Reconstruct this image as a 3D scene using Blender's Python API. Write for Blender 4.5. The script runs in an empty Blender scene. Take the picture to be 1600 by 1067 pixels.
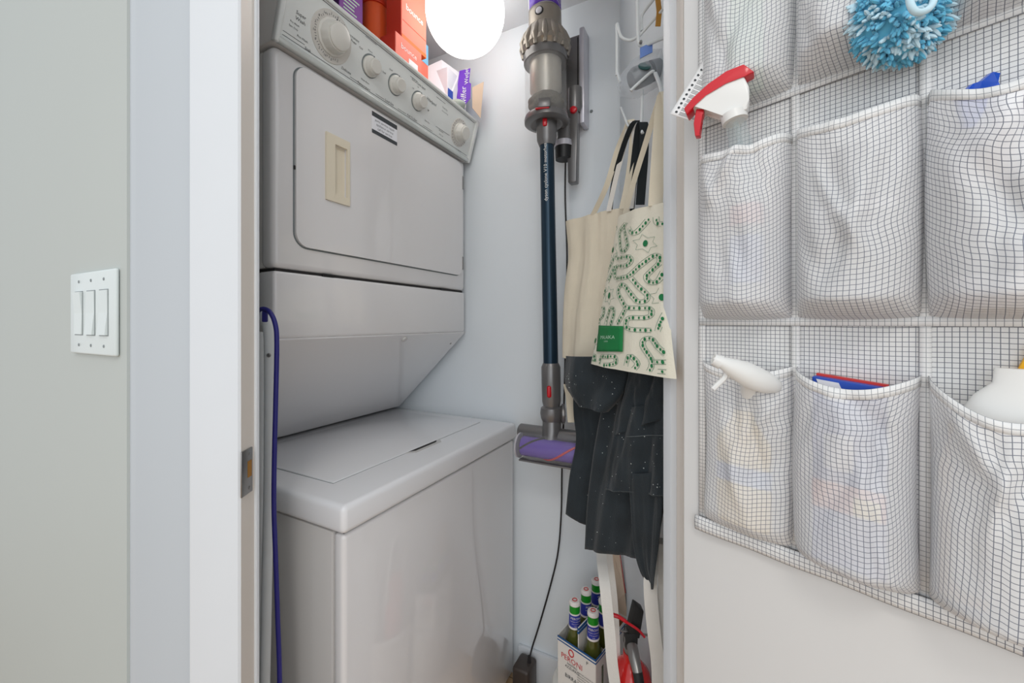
import bpy, bmesh, math, random
from mathutils import Vector, Matrix, noise
random.seed(7)
SC = bpy.context.scene
COL = SC.collection
PI = math.pi

# ------------------------------------------------------------------ camera, world, lamps, exposure
CAM_Z, FPX, TH, HORIZON = 1.19, 630.0, math.radians(27.3), 504.0
cd = bpy.data.cameras.new('camera'); cam = bpy.data.objects.new('camera', cd); COL.objects.link(cam)
cam.location = (0, 0, CAM_Z); cam.rotation_euler = (PI/2, 0, TH)
cd.sensor_width = 36; cd.lens = 36*FPX/1600; cd.shift_y = -(533.5-HORIZON)/1600; cd.clip_start = 0.01
SC.camera = cam
w = bpy.data.worlds.new('world'); SC.world = w; w.use_nodes = True
w.node_tree.nodes['Background'].inputs[0].default_value = (0.93, 0.97, 1.0, 1)
w.node_tree.nodes['Background'].inputs[1].default_value = 0.90
def area(name, loc, size, power, target, col=(1, 1, 1)):
    l = bpy.data.lights.new(name, 'AREA'); l.shape = 'DISK'; l.size = size; l.energy = power; l.color = col
    o = bpy.data.objects.new(name, l); COL.objects.link(o); o.location = loc
    o.rotation_euler = (Vector(target)-Vector(loc)).to_track_quat('-Z', 'Y').to_euler(); return o
area('hall_ceiling_lamp', (0.35, -0.75, 2.42), 0.45, 7, (0.2, -0.3, 0), (1, 0.95, 0.88))
area('hall_fill_light', (0.75, -1.75, 1.55), 1.3, 7, (-0.45, 0.9, 1.05), (0.90, 0.96, 1.0))  # added fill brightening the closet from behind the camera; no window is built
SC.view_settings.view_transform = 'Standard'; SC.view_settings.look = 'None'
SC.view_settings.exposure = 0.12; SC.view_settings.gamma = 1; SC.view_settings.use_curve_mapping = False

# ------------------------------------------------------------------ coordinates
SN, CS = math.sin(TH), math.cos(TH)
F2, R2 = Vector((-SN, CS, 0)), Vector((CS, SN, 0))
def W(xc, t, z): return F2*t + R2*xc + Vector((0, 0, z))                 # doorway-aligned metres: across, depth, height
def PX(px, py, t): return W((px-800)/FPX*t, t, CAM_Z+(HORIZON-py)/FPX*t)  # a sighted point at its own distance t
def atX(px, X):
    u = (px-800)/FPX; return (CS+u*SN)*X/(-SN+u*CS)
def atY(px, py, Y):
    u = (px-800)/FPX; t = Y/(CS+u*SN); return Vector(((-SN+u*CS)*t, Y, CAM_Z+(HORIZON-py)/FPX*t))
def lerp(a, b, f): return a+(b-a)*f

# ------------------------------------------------------------------ materials
def lin(c): return tuple(((v/255)/12.92 if v/255 <= 0.04045 else ((v/255+0.055)/1.055)**2.4) for v in c[:3])+(1,)
def mat(name, rgb, rough=0.5, metal=0.0, var=0.04, scale=30, bump=0.0, bscale=200, coat=0, emis=0, alpha=1.0, trans=0, sheen=0, spec=0.5, ior=1.45):
    m = bpy.data.materials.new(name); m.use_nodes = True; nt = m.node_tree; p = nt.nodes['Principled BSDF']
    tc = nt.nodes.new('ShaderNodeTexCoord'); nz = nt.nodes.new('ShaderNodeTexNoise'); nz.inputs['Scale'].default_value = scale; nz.inputs['Detail'].default_value = 4
    nt.links.new(tc.outputs['Object'], nz.inputs['Vector'])
    mx = nt.nodes.new('ShaderNodeMix'); mx.data_type = 'RGBA'; c = lin(rgb)
    mx.inputs[6].default_value = tuple(max(0, v*(1-var)) for v in c[:3])+(1,); mx.inputs[7].default_value = tuple(min(1, v*(1+var)) for v in c[:3])+(1,)
    nt.links.new(nz.outputs[0], mx.inputs[0]); nt.links.new(mx.outputs[2], p.inputs['Base Color'])
    p.inputs['Roughness'].default_value = rough; p.inputs['Metallic'].default_value = metal
    p.inputs['Coat Weight'].default_value = coat; p.inputs['Alpha'].default_value = alpha; p.inputs['Coat Roughness'].default_value = 0.06
    p.inputs['Transmission Weight'].default_value = trans; p.inputs['Sheen Weight'].default_value = sheen; p.inputs['IOR'].default_value = ior
    p.inputs['Specular IOR Level'].default_value = spec
    if emis: p.inputs['Emission Color'].default_value = c; p.inputs['Emission Strength'].default_value = emis
    if bump:
        n2 = nt.nodes.new('ShaderNodeTexNoise'); n2.inputs['Scale'].default_value = bscale; n2.inputs['Detail'].default_value = 3
        nt.links.new(tc.outputs['Object'], n2.inputs['Vector'])
        b = nt.nodes.new('ShaderNodeBump'); b.inputs['Strength'].default_value = bump; b.inputs['Distance'].default_value = 0.002
        nt.links.new(n2.outputs[0], b.inputs['Height']); nt.links.new(b.outputs[0], p.inputs['Normal'])
    return m
def clear_mat(name, rgb, amount, rough=0.05):
    m = mat(name, rgb, rough, spec=0.6); nt = m.node_tree; p = nt.nodes['Principled BSDF']
    tr = nt.nodes.new('ShaderNodeBsdfTransparent'); ms = nt.nodes.new('ShaderNodeMixShader'); ms.inputs[0].default_value = amount
    nt.links.new(p.outputs[0], ms.inputs[1]); nt.links.new(tr.outputs[0], ms.inputs[2]); nt.links.new(ms.outputs[0], nt.nodes['Material Output'].inputs[0])
    return m
def grid_mat(name, base, line, pitch, width, see):
    m = mat(name, base, 0.75, var=0.02, bump=0.12, bscale=60, sheen=0.1); nt = m.node_tree; p = nt.nodes['Principled BSDF']
    uv = nt.nodes.new('ShaderNodeUVMap'); sp = nt.nodes.new('ShaderNodeSeparateXYZ'); nt.links.new(uv.outputs[0], sp.inputs[0])
    outs = []
    for i in (0, 1):
        d = nt.nodes.new('ShaderNodeMath'); d.operation = 'DIVIDE'; d.inputs[1].default_value = pitch; nt.links.new(sp.outputs[i], d.inputs[0])
        f = nt.nodes.new('ShaderNodeMath'); f.operation = 'FRACT'; nt.links.new(d.outputs[0], f.inputs[0])
        l = nt.nodes.new('ShaderNodeMath'); l.operation = 'LESS_THAN'; l.inputs[1].default_value = width; nt.links.new(f.outputs[0], l.inputs[0]); outs.append(l)
    a = nt.nodes.new('ShaderNodeMath'); a.operation = 'MAXIMUM'; nt.links.new(outs[0].outputs[0], a.inputs[0]); nt.links.new(outs[1].outputs[0], a.inputs[1])
    src = p.inputs['Base Color'].links[0].from_socket
    mx = nt.nodes.new('ShaderNodeMix'); mx.data_type = 'RGBA'; mx.inputs[7].default_value = lin(line)
    nt.links.new(a.outputs[0], mx.inputs[0]); nt.links.new(src, mx.inputs[6]); nt.links.new(mx.outputs[2], p.inputs['Base Color'])
    inv = nt.nodes.new('ShaderNodeMath'); inv.operation = 'MULTIPLY_ADD'; inv.inputs[1].default_value = -see; inv.inputs[2].default_value = see
    nt.links.new(a.outputs[0], inv.inputs[0])
    tr = nt.nodes.new('ShaderNodeBsdfTransparent'); ms = nt.nodes.new('ShaderNodeMixShader')
    nt.links.new(inv.outputs[0], ms.inputs[0]); nt.links.new(p.outputs[0], ms.inputs[1]); nt.links.new(tr.outputs[0], ms.inputs[2]); nt.links.new(ms.outputs[0], nt.nodes['Material Output'].inputs[0])
    return m
def plank_mat():
    m = mat('oak_floor', (196, 164, 128), 0.4, var=0.12, scale=6); nt = m.node_tree; p = nt.nodes['Principled BSDF']
    br = nt.nodes.new('ShaderNodeTexBrick'); br.inputs['Scale'].default_value = 5; br.inputs['Mortar Size'].default_value = 0.008
    br.inputs['Color1'].default_value = lin((200, 168, 130)); br.inputs['Color2'].default_value = lin((182, 148, 112)); br.inputs['Mortar'].default_value = lin((110, 85, 60))
    tc = nt.nodes.new('ShaderNodeTexCoord'); nt.links.new(tc.outputs['Object'], br.inputs['Vector']); nt.links.new(br.outputs[0], p.inputs['Base Color']); return m
MT = dict(
    wall=mat('hall_wall_paint', (190, 195, 192), 0.65, var=0.015, scale=4, bump=0.05, bscale=90),
    entry=mat('entry_wall_paint', (194, 200, 206), 0.5, var=0.012, scale=5, bump=0.04, bscale=70),
    closet=mat('closet_wall_paint', (229, 235, 240), 0.55, var=0.01, scale=4, bump=0.05, bscale=90),
    trim=mat('trim_paint', (222, 226, 231), 0.35, var=0.015, scale=12, bump=0.03, bscale=40),
    jamb=mat('jamb_paint', (222, 214, 206), 0.38, var=0.02, scale=10, bump=0.04, bscale=60),
    doorp=mat('door_paint', (226, 226, 226), 0.32, var=0.01, scale=5, bump=0.03, bscale=30),
    ceil=mat('ceiling_paint', (222, 224, 228), 0.8, var=0.01), floor=plank_mat(),
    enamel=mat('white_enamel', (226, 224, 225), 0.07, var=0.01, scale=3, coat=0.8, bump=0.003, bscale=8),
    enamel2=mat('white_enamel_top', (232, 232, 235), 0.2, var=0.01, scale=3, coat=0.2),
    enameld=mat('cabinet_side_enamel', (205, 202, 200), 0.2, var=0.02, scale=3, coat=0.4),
    console=mat('console_plastic', (222, 225, 224), 0.35, var=0.015, scale=20),
    consolet=mat('console_trim', (208, 212, 210), 0.2, metal=0.25, var=0.02),
    knob=mat('knob_plastic', (216, 214, 208), 0.3, var=0.02, coat=0.2), dial=mat('dial_plastic', (206, 203, 198), 0.4, var=0.02),
    cream=mat('cream_plastic', (226, 216, 196), 0.35, var=0.02), dark=mat('dark_gap', (38, 36, 36), 0.7),
    ink=mat('grey_ink', (62, 66, 70), 0.7), steel=mat('brushed_steel', (150, 148, 146), 0.35, metal=0.9, var=0.08, scale=60), brass=mat('brass_patch', (170, 118, 40), 0.4, metal=0.4, var=0.1),
    swplate=mat('switch_plastic', (218, 226, 226), 0.3, var=0.01), screw=mat('screw_grey', (120, 128, 130), 0.4),
    globe=mat('lit_globe_glass', (255, 252, 246), 0.3, emis=2.9),
    vgrey=mat('vacuum_grey', (122, 120, 120), 0.32, metal=0.55, var=0.05), vlight=mat('vacuum_bronze', (150, 142, 132), 0.3, metal=0.5, var=0.06),
    purple=mat('purple_plastic', (92, 52, 170), 0.28, var=0.05, coat=0.3), silver=mat('silver_plastic', (200, 198, 206), 0.3, metal=0.4),
    navy=mat('blue_black_wand', (38, 58, 74), 0.28, metal=0.55, var=0.05), red=mat('red_plastic', (205, 24, 40), 0.3, coat=0.3),
    clear=clear_mat('clear_plastic', (214, 214, 214), 0.84), mesh=mat('filter_shroud', (190, 184, 174), 0.35, metal=0.5, var=0.1, scale=200),
    dust=mat('grey_dust', (116, 112, 104), 0.95, var=0.4, scale=120, bump=1, bscale=150), black=mat('black_plastic', (22, 22, 23), 0.45),
    white=mat('white_plastic', (232, 232, 230), 0.3, var=0.01), wire=mat('white_coated_wire', (212, 216, 218), 0.35, var=0.03),
    canvas=mat('natural_canvas', (222, 212, 192), 0.9, var=0.05, scale=25, bump=0.3, bscale=500), canvas2=mat('cream_canvas', (234, 229, 212), 0.9, var=0.03, scale=25, bump=0.3, bscale=500),
    whitecloth=mat('white_cotton', (226, 222, 216), 0.9, var=0.03, bump=0.3, bscale=300),
    green=mat('green_print', (24, 120, 70), 0.8), label=mat('green_label', (10, 122, 62), 0.7), printink=mat('thin_green_line', (120, 150, 130), 0.9), pale=mat('pale_ink', (190, 225, 200), 0.8),
    apron=mat('black_denim', (33, 42, 48), 0.8, var=0.7, scale=14, bump=0.5, bscale=400, sheen=0.15), stitch=mat('grey_stitching', (98, 104, 106), 0.9), fleck=mat('white_fleck', (190, 196, 196), 0.9),
    strap=mat('black_strap', (30, 36, 40), 0.8, var=0.2), blue=mat('blue_cord', (38, 36, 120), 0.4, var=0.1), cable=mat('black_cable', (34, 32, 34), 0.5),
    amber=mat('amber_strap', (172, 122, 44), 0.5, var=0.12), film=clear_mat('clear_bag_film', (214, 220, 228), 0.78, 0.08), device=mat('grey_device', (120, 124, 128), 0.35, var=0.2, scale=20),
    bluetag=mat('blue_seal', (110, 140, 205), 0.4, var=0.1), teal=mat('teal_disc', (34, 78, 76), 0.4),
    glassb=mat('bottle_green_glass', (78, 82, 34), 0.08, var=0.1, coat=0.5), gfoil=mat('green_foil', (22, 140, 34), 0.3, var=0.1), blabel=mat('blue_label', (44, 56, 158), 0.5, var=0.05), cap=mat('white_cap', (232, 226, 222), 0.4),
    carton=mat('white_carton', (226, 222, 216), 0.6, var=0.02), cartonin=mat('brown_board', (142, 92, 58), 0.85, var=0.08), cblue=mat('carton_blue', (28, 84, 140), 0.5), cred=mat('carton_red', (196, 44, 48), 0.5),
    extred=mat('red_enamel', (212, 30, 28), 0.22, var=0.04, coat=0.5), rubber=mat('black_rubber', (30, 30, 30), 0.6, bump=0.2), tub=mat('white_tub', (224, 222, 216), 0.35),
    brownplug=mat('dark_adapter', (66, 58, 54), 0.35, var=0.05), orange=mat('orange_tub', (246, 104, 52), 0.35, var=0.04), redbox=mat('red_orange_carton', (214, 62, 36), 0.45, var=0.05), peach=mat('coral_carton', (236, 120, 100), 0.5, var=0.06, scale=10),
    deep=mat('orange_carton_base', (232, 104, 24), 0.5, var=0.08), pbox=mat('purple_carton', (120, 58, 150), 0.5, var=0.06), pdark=mat('dark_purple_carton', (70, 24, 92), 0.5), wbox=mat('white_print_carton', (232, 232, 238), 0.5), lblue=mat('light_blue_print', (120, 186, 222), 0.5),
    vio=mat('violet_carton', (104, 32, 190), 0.45, var=0.05), kraft=mat('kraft_board', (214, 192, 170), 0.85, var=0.05), greycloth=mat('grey_green_cloth', (178, 188, 180), 0.9, bump=0.4),
    mesh_fab=grid_mat('checked_ripstop', (250, 250, 251), (120, 124, 136), 0.005, 0.12, 0.34), mesh_back=grid_mat('checked_ripstop_back', (232, 232, 232), (112, 116, 126), 0.005, 0.12, 0.03), hem=grid_mat('checked_binding', (236, 236, 236), (150, 154, 160), 0.005, 0.1, 0.0),
    paper=mat('white_paper', (236, 236, 236), 0.7, var=0.01), chenille=mat('blue_chenille', (104, 188, 220), 0.95, var=0.35, scale=40, sheen=0.3), chenille2=mat('pale_chenille', (196, 224, 236), 0.95, var=0.12, scale=40),
    clearbottle=clear_mat('clear_spray_bottle', (205, 222, 226), 0.78), pink=mat('pink_label', (222, 110, 120), 0.5), bluelab=mat('blue_bottle', (90, 130, 210), 0.4), yellow=mat('yellow_bottle', (250, 214, 96), 0.4), yellow2=mat('yellow_cap', (246, 182, 20), 0.35),
    bluepl=mat('blue_packet', (24, 84, 200), 0.25, coat=0.4), greyb=mat('grey_bottle', (150, 152, 158), 0.4), greenb=mat('green_soap', (160, 205, 130), 0.4), boxblue=mat('blue_print_box', (40, 80, 180), 0.45), boxred=mat('red_print_box', (214, 60, 54), 0.45), mint=mat('mint_bottle', (150, 205, 170), 0.4),
)

# ------------------------------------------------------------------ mesh helpers
class B:
    def __init__(s): s.bm = bmesh.new(); s.uvl = None
    def face(s, pts, uvs=None):
        vs = [s.bm.verts.new(p) for p in pts]; f = s.bm.faces.new(vs)
        return f
    def box(s, lo, hi, bev=0.0, seg=2, fn=None):
        v = []
        for x in (lo[0], hi[0]):
            for y in (lo[1], hi[1]):
                for z in (lo[2], hi[2]): v.append(s.bm.verts.new((x, y, z)))
        fs = [s.bm.faces.new([v[i] for i in q]) for q in ((0, 1, 3, 2), (4, 6, 7, 5), (0, 4, 5, 1), (2, 3, 7, 6), (0, 2, 6, 4), (1, 5, 7, 3))]
        vv = v
        if bev > 0:
            es = list({e for f in fs for e in f.edges})
            r = bmesh.ops.bevel(s.bm, geom=es, offset=bev, segments=seg, affect='EDGES', profile=0.5)
            vv = list({x for f in r['faces'] for x in f.verts} | {x for f in fs if f.is_valid for x in f.verts})
        if fn:
            for x in vv: x.co = fn(*x.co)
        return s
    def prism(s, poly, fn, h0, h1, bev=0):
        a = [s.bm.verts.new(fn(p[0], p[1], h0)) for p in poly]; b = [s.bm.verts.new(fn(p[0], p[1], h1)) for p in poly]
        n = len(poly); fs = [s.bm.faces.new(a[::-1]), s.bm.faces.new(b)]
        for i in range(n): fs.append(s.bm.faces.new([a[i], a[(i+1) % n], b[(i+1) % n], b[i]]))
        if bev: bmesh.ops.bevel(s.bm, geom=list({e for f in fs for e in f.edges}), offset=bev, segments=2, affect='EDGES', profile=0.5)
        return s
    def tube(s, pts, r, n=10, cap=True, close=False):
        pts = [Vector(p) for p in pts]; rs = r if isinstance(r, (list, tuple)) else [r]*len(pts)
        rings = []; prev = None; N = len(pts)
        for i, p in enumerate(pts):
            d = (pts[(i+1) % N] if close else pts[min(i+1, N-1)])-(pts[i-1] if close else pts[max(i-1, 0)]); d.normalize()
            if prev is None:
                a = d.orthogonal().normalized()
            else:
                a = prev-d*prev.dot(d); a = a.normalized() if a.length > 1e-6 else d.orthogonal().normalized()
            prev = a; b = d.cross(a)
            rings.append([s.bm.verts.new(p+(a*math.cos(2*PI*k/n)+b*math.sin(2*PI*k/n))*rs[i]) for k in range(n)])
        for i in range(N if close else N-1):
            A, C = rings[i], rings[(i+1) % N]
            for k in range(n): s.bm.faces.new([A[k], A[(k+1) % n], C[(k+1) % n], C[k]])
        if cap and not close: s.bm.faces.new(rings[0][::-1]); s.bm.faces.new(rings[-1])
        return s
    def lathe(s, prof, o, ax, n=32, rmod=None, cap=True):
        o = Vector(o); ax = Vector(ax).normalized(); a = ax.orthogonal().normalized(); b = ax.cross(a); rings = []
        for h, r in prof:
            rings.append([s.bm.verts.new(o+ax*h+(a*math.cos(2*PI*k/n)+b*math.sin(2*PI*k/n))*(r*(rmod(h, k/n) if rmod else 1))) for k in range(n)])
        for i in range(len(rings)-1):
            for k in range(n): s.bm.faces.new([rings[i][k], rings[i][(k+1) % n], rings[i+1][(k+1) % n], rings[i+1][k]])
        if cap: s.bm.faces.new(rings[0][::-1]); s.bm.faces.new(rings[-1])
        return s
    def grid(s, fn, nu, nv, uv=None):
        g = [[s.bm.verts.new(fn(i/nu, j/nv)) for i in range(nu+1)] for j in range(nv+1)]
        if uv and s.uvl is None: s.uvl = s.bm.loops.layers.uv.new('UVMap')
        for j in range(nv):
            for i in range(nu):
                q = ((i, j), (i+1, j), (i+1, j+1), (i, j+1)); f = s.bm.faces.new([g[b][a] for a, b in q])
                if uv:
                    for l, (a, b) in zip(f.loops, q): l[s.uvl].uv = uv(a, b)
        return s
    def ribbon(s, pts, wv, th=0.0012):
        pts = [Vector(p) for p in pts]; ws = wv if isinstance(wv, list) else [wv]*len(pts)
        rows = []
        for i, p in enumerate(pts):
            d = (pts[min(i+1, len(pts)-1)]-pts[max(i-1, 0)]).normalized(); h = Vector(ws[i])/2; nn = d.cross(h)
            nn = nn.normalized()*th/2 if nn.length > 1e-9 else Vector((0, 0, th/2))
            rows.append([s.bm.verts.new(q) for q in (p-h-nn, p+h-nn, p+h+nn, p-h+nn)])
        for i in range(len(rows)-1):
            for k in range(4): s.bm.faces.new([rows[i][k], rows[i][(k+1) % 4], rows[i+1][(k+1) % 4], rows[i+1][k]])
        s.bm.faces.new(rows[0][::-1]); s.bm.faces.new(rows[-1]); return s
    def ball(s, c, r, sub=3, fn=None):
        v = bmesh.ops.create_icosphere(s.bm, subdivisions=sub, radius=1)['verts']
        for x in v:
            d = x.co.copy(); x.co = Vector(c)+(fn(d) if fn else Vector((d.x*r[0], d.y*r[1], d.z*r[2])) if isinstance(r, (tuple, list)) else d*r)
        return s
WL = {}
def obj(name, b, m, parent=None, smooth=True, local=False, solid=0, weld=True, angle=40):
    bm = b.bm
    if weld: bmesh.ops.remove_doubles(bm, verts=bm.verts, dist=1e-6)
    bmesh.ops.recalc_face_normals(bm, faces=bm.faces)
    vs = [v.co for v in bm.verts]
    lo = Vector(min(v[i] for v in vs) for i in range(3)); hi = Vector(max(v[i] for v in vs) for i in range(3))
    c = Vector(((lo.x+hi.x)/2, (lo.y+hi.y)/2, lo.z))
    bmesh.ops.translate(bm, verts=bm.verts, vec=-c)
    if smooth:
        for f in bm.faces: f.smooth = True
        ca = math.cos(math.radians(angle))
        for e in bm.edges:
            if len(e.link_faces) == 2 and e.link_faces[0].normal.dot(e.link_faces[1].normal) < ca: e.smooth = False
    me = bpy.data.meshes.new(name); bm.to_mesh(me); bm.free(); me.materials.append(MT[m] if isinstance(m, str) else m)
    o = bpy.data.objects.new(name, me); COL.objects.link(o)
    if parent: o.parent = parent; o.location = c if local else c-WL[parent.name]
    else: o.location = c
    WL[o.name] = c.copy()
    if solid: md = o.modifiers.new('thickness', 'SOLIDIFY'); md.thickness = solid; md.offset = 0
    return o
def thing(name, label, cat, loc, group=None):
    o = bpy.data.objects.new(name, None); COL.objects.link(o); o.location = loc; o.empty_display_size = 0.05
    WL[o.name] = Vector(loc); tag(o, label, cat, group); return o
def tag(o, label, cat, group=None):
    o['label'] = label; o['category'] = cat
    if group: o['group'] = group
    return o
def struct(o): o['kind'] = 'structure'; return o
def text_into(b, body, size, fn, align='CENTER'):
    """flat print: letters as thin faces laid by fn(x, y) on a surface"""
    c = bpy.data.curves.new('lettering', 'FONT'); c.body = body; c.size = size; c.align_x = align; c.align_y = 'CENTER'; c.resolution_u = 2
    o = bpy.data.objects.new('lettering', c); me = bpy.data.meshes.new_from_object(o)
    vs = [b.bm.verts.new(fn(v.co.x, v.co.y)) for v in me.vertices]
    for p in me.polygons:
        try: b.bm.faces.new([vs[i] for i in p.vertices])
        except ValueError: pass
    bpy.data.objects.remove(o); bpy.data.curves.remove(c); bpy.data.meshes.remove(me)
def spline(pts, n=8):
    P = [Vector(p) for p in pts]; out = []
    for i in range(len(P)-1):
        a, b, c, d = P[max(i-1, 0)], P[i], P[i+1], P[min(i+2, len(P)-1)]
        for k in range(n):
            t = k/n; out.append(0.5*((2*b)+(c-a)*t+(2*a-5*b+4*c-d)*t*t+(3*b-a-3*c+d)*t**3))
    return out+[P[-1]]

# ------------------------------------------------------------------ the setting
XY = lambda x, y, z: Vector((x, y, z))
K = Vector((-0.5406, 0.58)); E2 = Vector((0.99703, 0.0771)); N2 = Vector((0.0771, -0.99703))     # door wall: start, along, towards hall
def DW(a, n, z):
    q = K+E2*a+N2*n; return W(q.x, q.y, z)
def a_at(px, n):
    u = (px-800)/FPX; q = K+N2*n       # (q.x + a ex) = u (q.y + a ey)
    return (u*q.y-q.x)/(E2.x-u*E2.y)
P1Y = DW(0, 0, 0).y; CX = DW(0, 0, 0).x
struct(obj('floor', B().box((-3.2, -2.6, -0.04), (2.6, 1.6, 0)), 'floor'))
struct(obj('wall_back', B().box((-1.5, 1.22, 0), (0.12, 1.30, 2.6)), 'closet'))
struct(obj('wall_left', B().box((-1.5, 0.39, 0), (-1.42, 1.22, 2.6)), 'closet'))
RX = 0.322
struct(obj('wall_right', B().prism([(RX, 0.70), (RX, 1.20), (RX+0.06, 1.17), (RX+0.06, 0.70)], W, 0, 2.6), 'closet'))
struct(obj('wall_front', B().box((-3.0, P1Y, 0), (CX-0.03, P1Y+0.10, 2.6)), 'wall'))
aL, aR = a_at(375, 0.012), a_at(1066, 0)+0.001
struct(obj('wall_entry', B().prism([(0, 0), (aL-0.016, 0), (aL-0.016, -0.034), (aL-0.045, -0.050), (0.02, -0.052), (-0.05, -0.04)], DW, 0, 2.6), 'entry'))
struct(obj('wall_entry_far', B().prism([(aR+0.016, 0), (aR+1.3, 0), (aR+1.3, -0.052), (aR+0.016, -0.052)], DW, 0, 2.6), 'wall'))
struct(obj('wall_header', B().prism([(aL-0.016, 0), (aR+0.016, 0), (aR+0.016, -0.052), (aL-0.016, -0.052)], DW, 2.07, 2.6), 'wall'))
struct(obj('ceiling', B().prism([(-1.46, 0.36), (-0.8, 0.3), (-0.1, 0.68), (0.02, 0.75), (-0.02, 1.26), (-1.46, 1.26)], XY, 2.19, 2.25), 'ceil'))
# casings: stepped profile boards
c0 = a_at(295, 0.012)
struct(obj('trim_1', B().prism([(c0, 0), (c0, 0.010), (c0+0.004, 0.012), (aL-0.003, 0.012), (aL, 0.009), (aL, 0)], DW, 0, 2.13), 'trim'))
struct(obj('trim_2', B().prism([(aR+0.02, 0), (aR+0.02, 0.010), (aR+0.024, 0.012), (aR+0.075, 0.012), (aR+0.08, 0)], DW, 0, 2.13), 'trim'))
# jambs with stops
j = struct(obj('trim_3', B().prism([(aL-0.016, 0.0), (aL, 0.0), (aL, 0.009), (aL+0.001, 0.011), (aL+0.0005, -0.034), (aL-0.016, -0.034)], DW, 0, 2.05), 'jamb'))
st = obj('door_stop', B().prism([(aL+0.0006, -0.0235), (aL+0.0035, -0.0235), (aL+0.0045, -0.0250), (aL+0.0045, -0.030), (aL+0.0006, -0.030)], DW, 0, 2.05), 'trim', j)
sp = obj('strike_plate', B().prism([(aL+0.0014, 0.0135), (aL+0.0032, 0.0135), (aL+0.0038, -0.0135), (aL+0.0014, -0.0135)], DW, 0.938, 1.004, 0.0006), 'steel', j)
obj('latch_hole', B().prism([(aL+0.0034, -0.001), (aL+0.0041, -0.001), (aL+0.0043, -0.010), (aL+0.0034, -0.010)], DW, 0.962, 0.986), 'brass', sp)
for zz in (0.946, 0.996): obj('screw', B().lathe([(0, 0.0028), (0.0006, 0.002)], DW(aL+0.0036, -0.005, zz), DW(1, 0, 0)-DW(0, 0, 0), 10), 'steel', sp)
j = struct(obj('trim_4', B().prism([(aR+0.016, 0.0), (aR, 0.0), (aR, -0.052), (aR+0.016, -0.052)], DW, 0, 2.05), 'jamb'))
obj('door_stop', B().prism([(aR-0.0002, -0.020), (aR-0.010, -0.020), (aR-0.011, -0.023), (aR-0.011, -0.045), (aR-0.0002, -0.045)], DW, 0, 2.05), 'trim', j)
struct(obj('baseboard_back', B().box((-0.60, 1.206, 0), (-0.24, 1.219, 0.112), 0.003), 'trim'))
# open door
C0 = Vector((0.2552, 0.600)); DD = Vector((0.6508, -0.7593)); DM = Vector((-0.7593, -0.6508))
def D(s, n, z):
    q = C0+DD*s+DM*n; return W(q.x, q.y, z)
door = struct(obj('door_1', B().box((0, -0.035, 0.012), (0.60, 0, 2.03), 0.002, 2, D), 'doorp'))
for zz in (0.25, 1.05, 1.80): obj('hinge', B().tube([D(-0.004, -0.030, zz), D(-0.004, -0.030, zz+0.09)], 0.005, 10), 'steel', door)

# ------------------------------------------------------------------ light switch
def P1(x, d, z): return Vector((x, P1Y-d, z))
q0, q1 = atY(118, 430, P1Y), atY(190, 558, P1Y)
sx0, sx1 = q0.x, q1.x-0.004
sz1, sz0 = atY(190, 419, P1Y).z, atY(190, 557, P1Y).z
t = thing('light_switch', 'white three-gang rocker light switch plate on the grey wall', 'light switch', ((sx0+sx1)/2, P1Y-0.002, sz0))
obj('cover_plate', B().box((sx0, P1Y-0.0065, sz0), (sx1, P1Y-0.0005, sz1), 0.003, 3), 'swplate', t)
sw = (sx1-sx0)
for i in range(3):
    cx = sx0+sw*(0.22+0.28*i); hw = sw*0.088; za, zb = lerp(sz0, sz1, 0.24), lerp(sz0, sz1, 0.76); zm = (za+zb)/2
    obj('rocker_frame', B().box((cx-hw-0.0015, P1Y-0.0069, za-0.0015), (cx+hw+0.0015, P1Y-0.004, zb+0.0015)), 'screw', t)
    up = (0.0105, 0.0076, 0.0085) if i == 0 else (0.0082, 0.0076, 0.0108)
    r = B(); vs = []
    pr = [(-0.004, za), (-up[2], za), (-up[1], zm), (-up[0], zb), (-0.004, zb)]
    r.prism(pr, lambda y, z, x: Vector((x, P1Y+y, z)), cx-hw, cx+hw); obj('rocker', r, 'swplate', t, smooth=False)
    for zz in (lerp(sz0, sz1, 0.11), lerp(sz0, sz1, 0.89)): obj('screw', B().lathe([(0, 0.0028), (0.001, 0.0022)], (cx, P1Y-0.0062, zz), (0, -1, 0), 10), 'screw', t)

# ------------------------------------------------------------------ stacked washer and dryer
LC = thing('laundry_center', 'tall white stacked washer and dryer with knob console, filling the left of the closet', 'washer dryer', (-0.97, 0.85, 0))
FX, DX = -0.61, -0.804
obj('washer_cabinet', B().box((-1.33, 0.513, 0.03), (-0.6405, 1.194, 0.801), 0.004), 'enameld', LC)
obj('washer_front_panel', B().box((-0.6390, 0.512, 0.03), (FX, 1.195, 0.801), 0.009, 3), 'enamel', LC)
obj('shadow_gap', B().box((-1.325, 0.518, 0.801), (-0.616, 1.19, 0.804)), 'dark', LC)
deck = obj('washer_top', B().box((-1.33, 0.506, 0.804), (-0.603, 1.2, 0.857), 0.011, 4), 'enamel2', LC)
lid = obj('lid', B().box((-1.085, 0.572, 0.853), (-0.712, 1.146, 0.8595), 0.0025, 3), 'enamel2', deck)
obj('lid_gap', B().box((-1.088, 0.5705, 0.850), (-0.7105, 1.1475, 0.8573)), 'screw', deck)
lh = B()
lh.prism([(0.785, -0.712), (0.805, -0.692), (0.91, -0.692), (0.93, -0.712)], lambda y, x, z: Vector((x, y, z)), 0.8565, 0.8578)
obj('lid_handle', lh, 'enameld', deck)
obj('finger_slot', B().prism([(0.80, -0.712), (0.815, -0.702), (0.90, -0.702), (0.915, -0.712)], lambda y, x, z: Vector((x, y, z)), 0.857, 0.8581), 'dark', deck)
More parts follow.
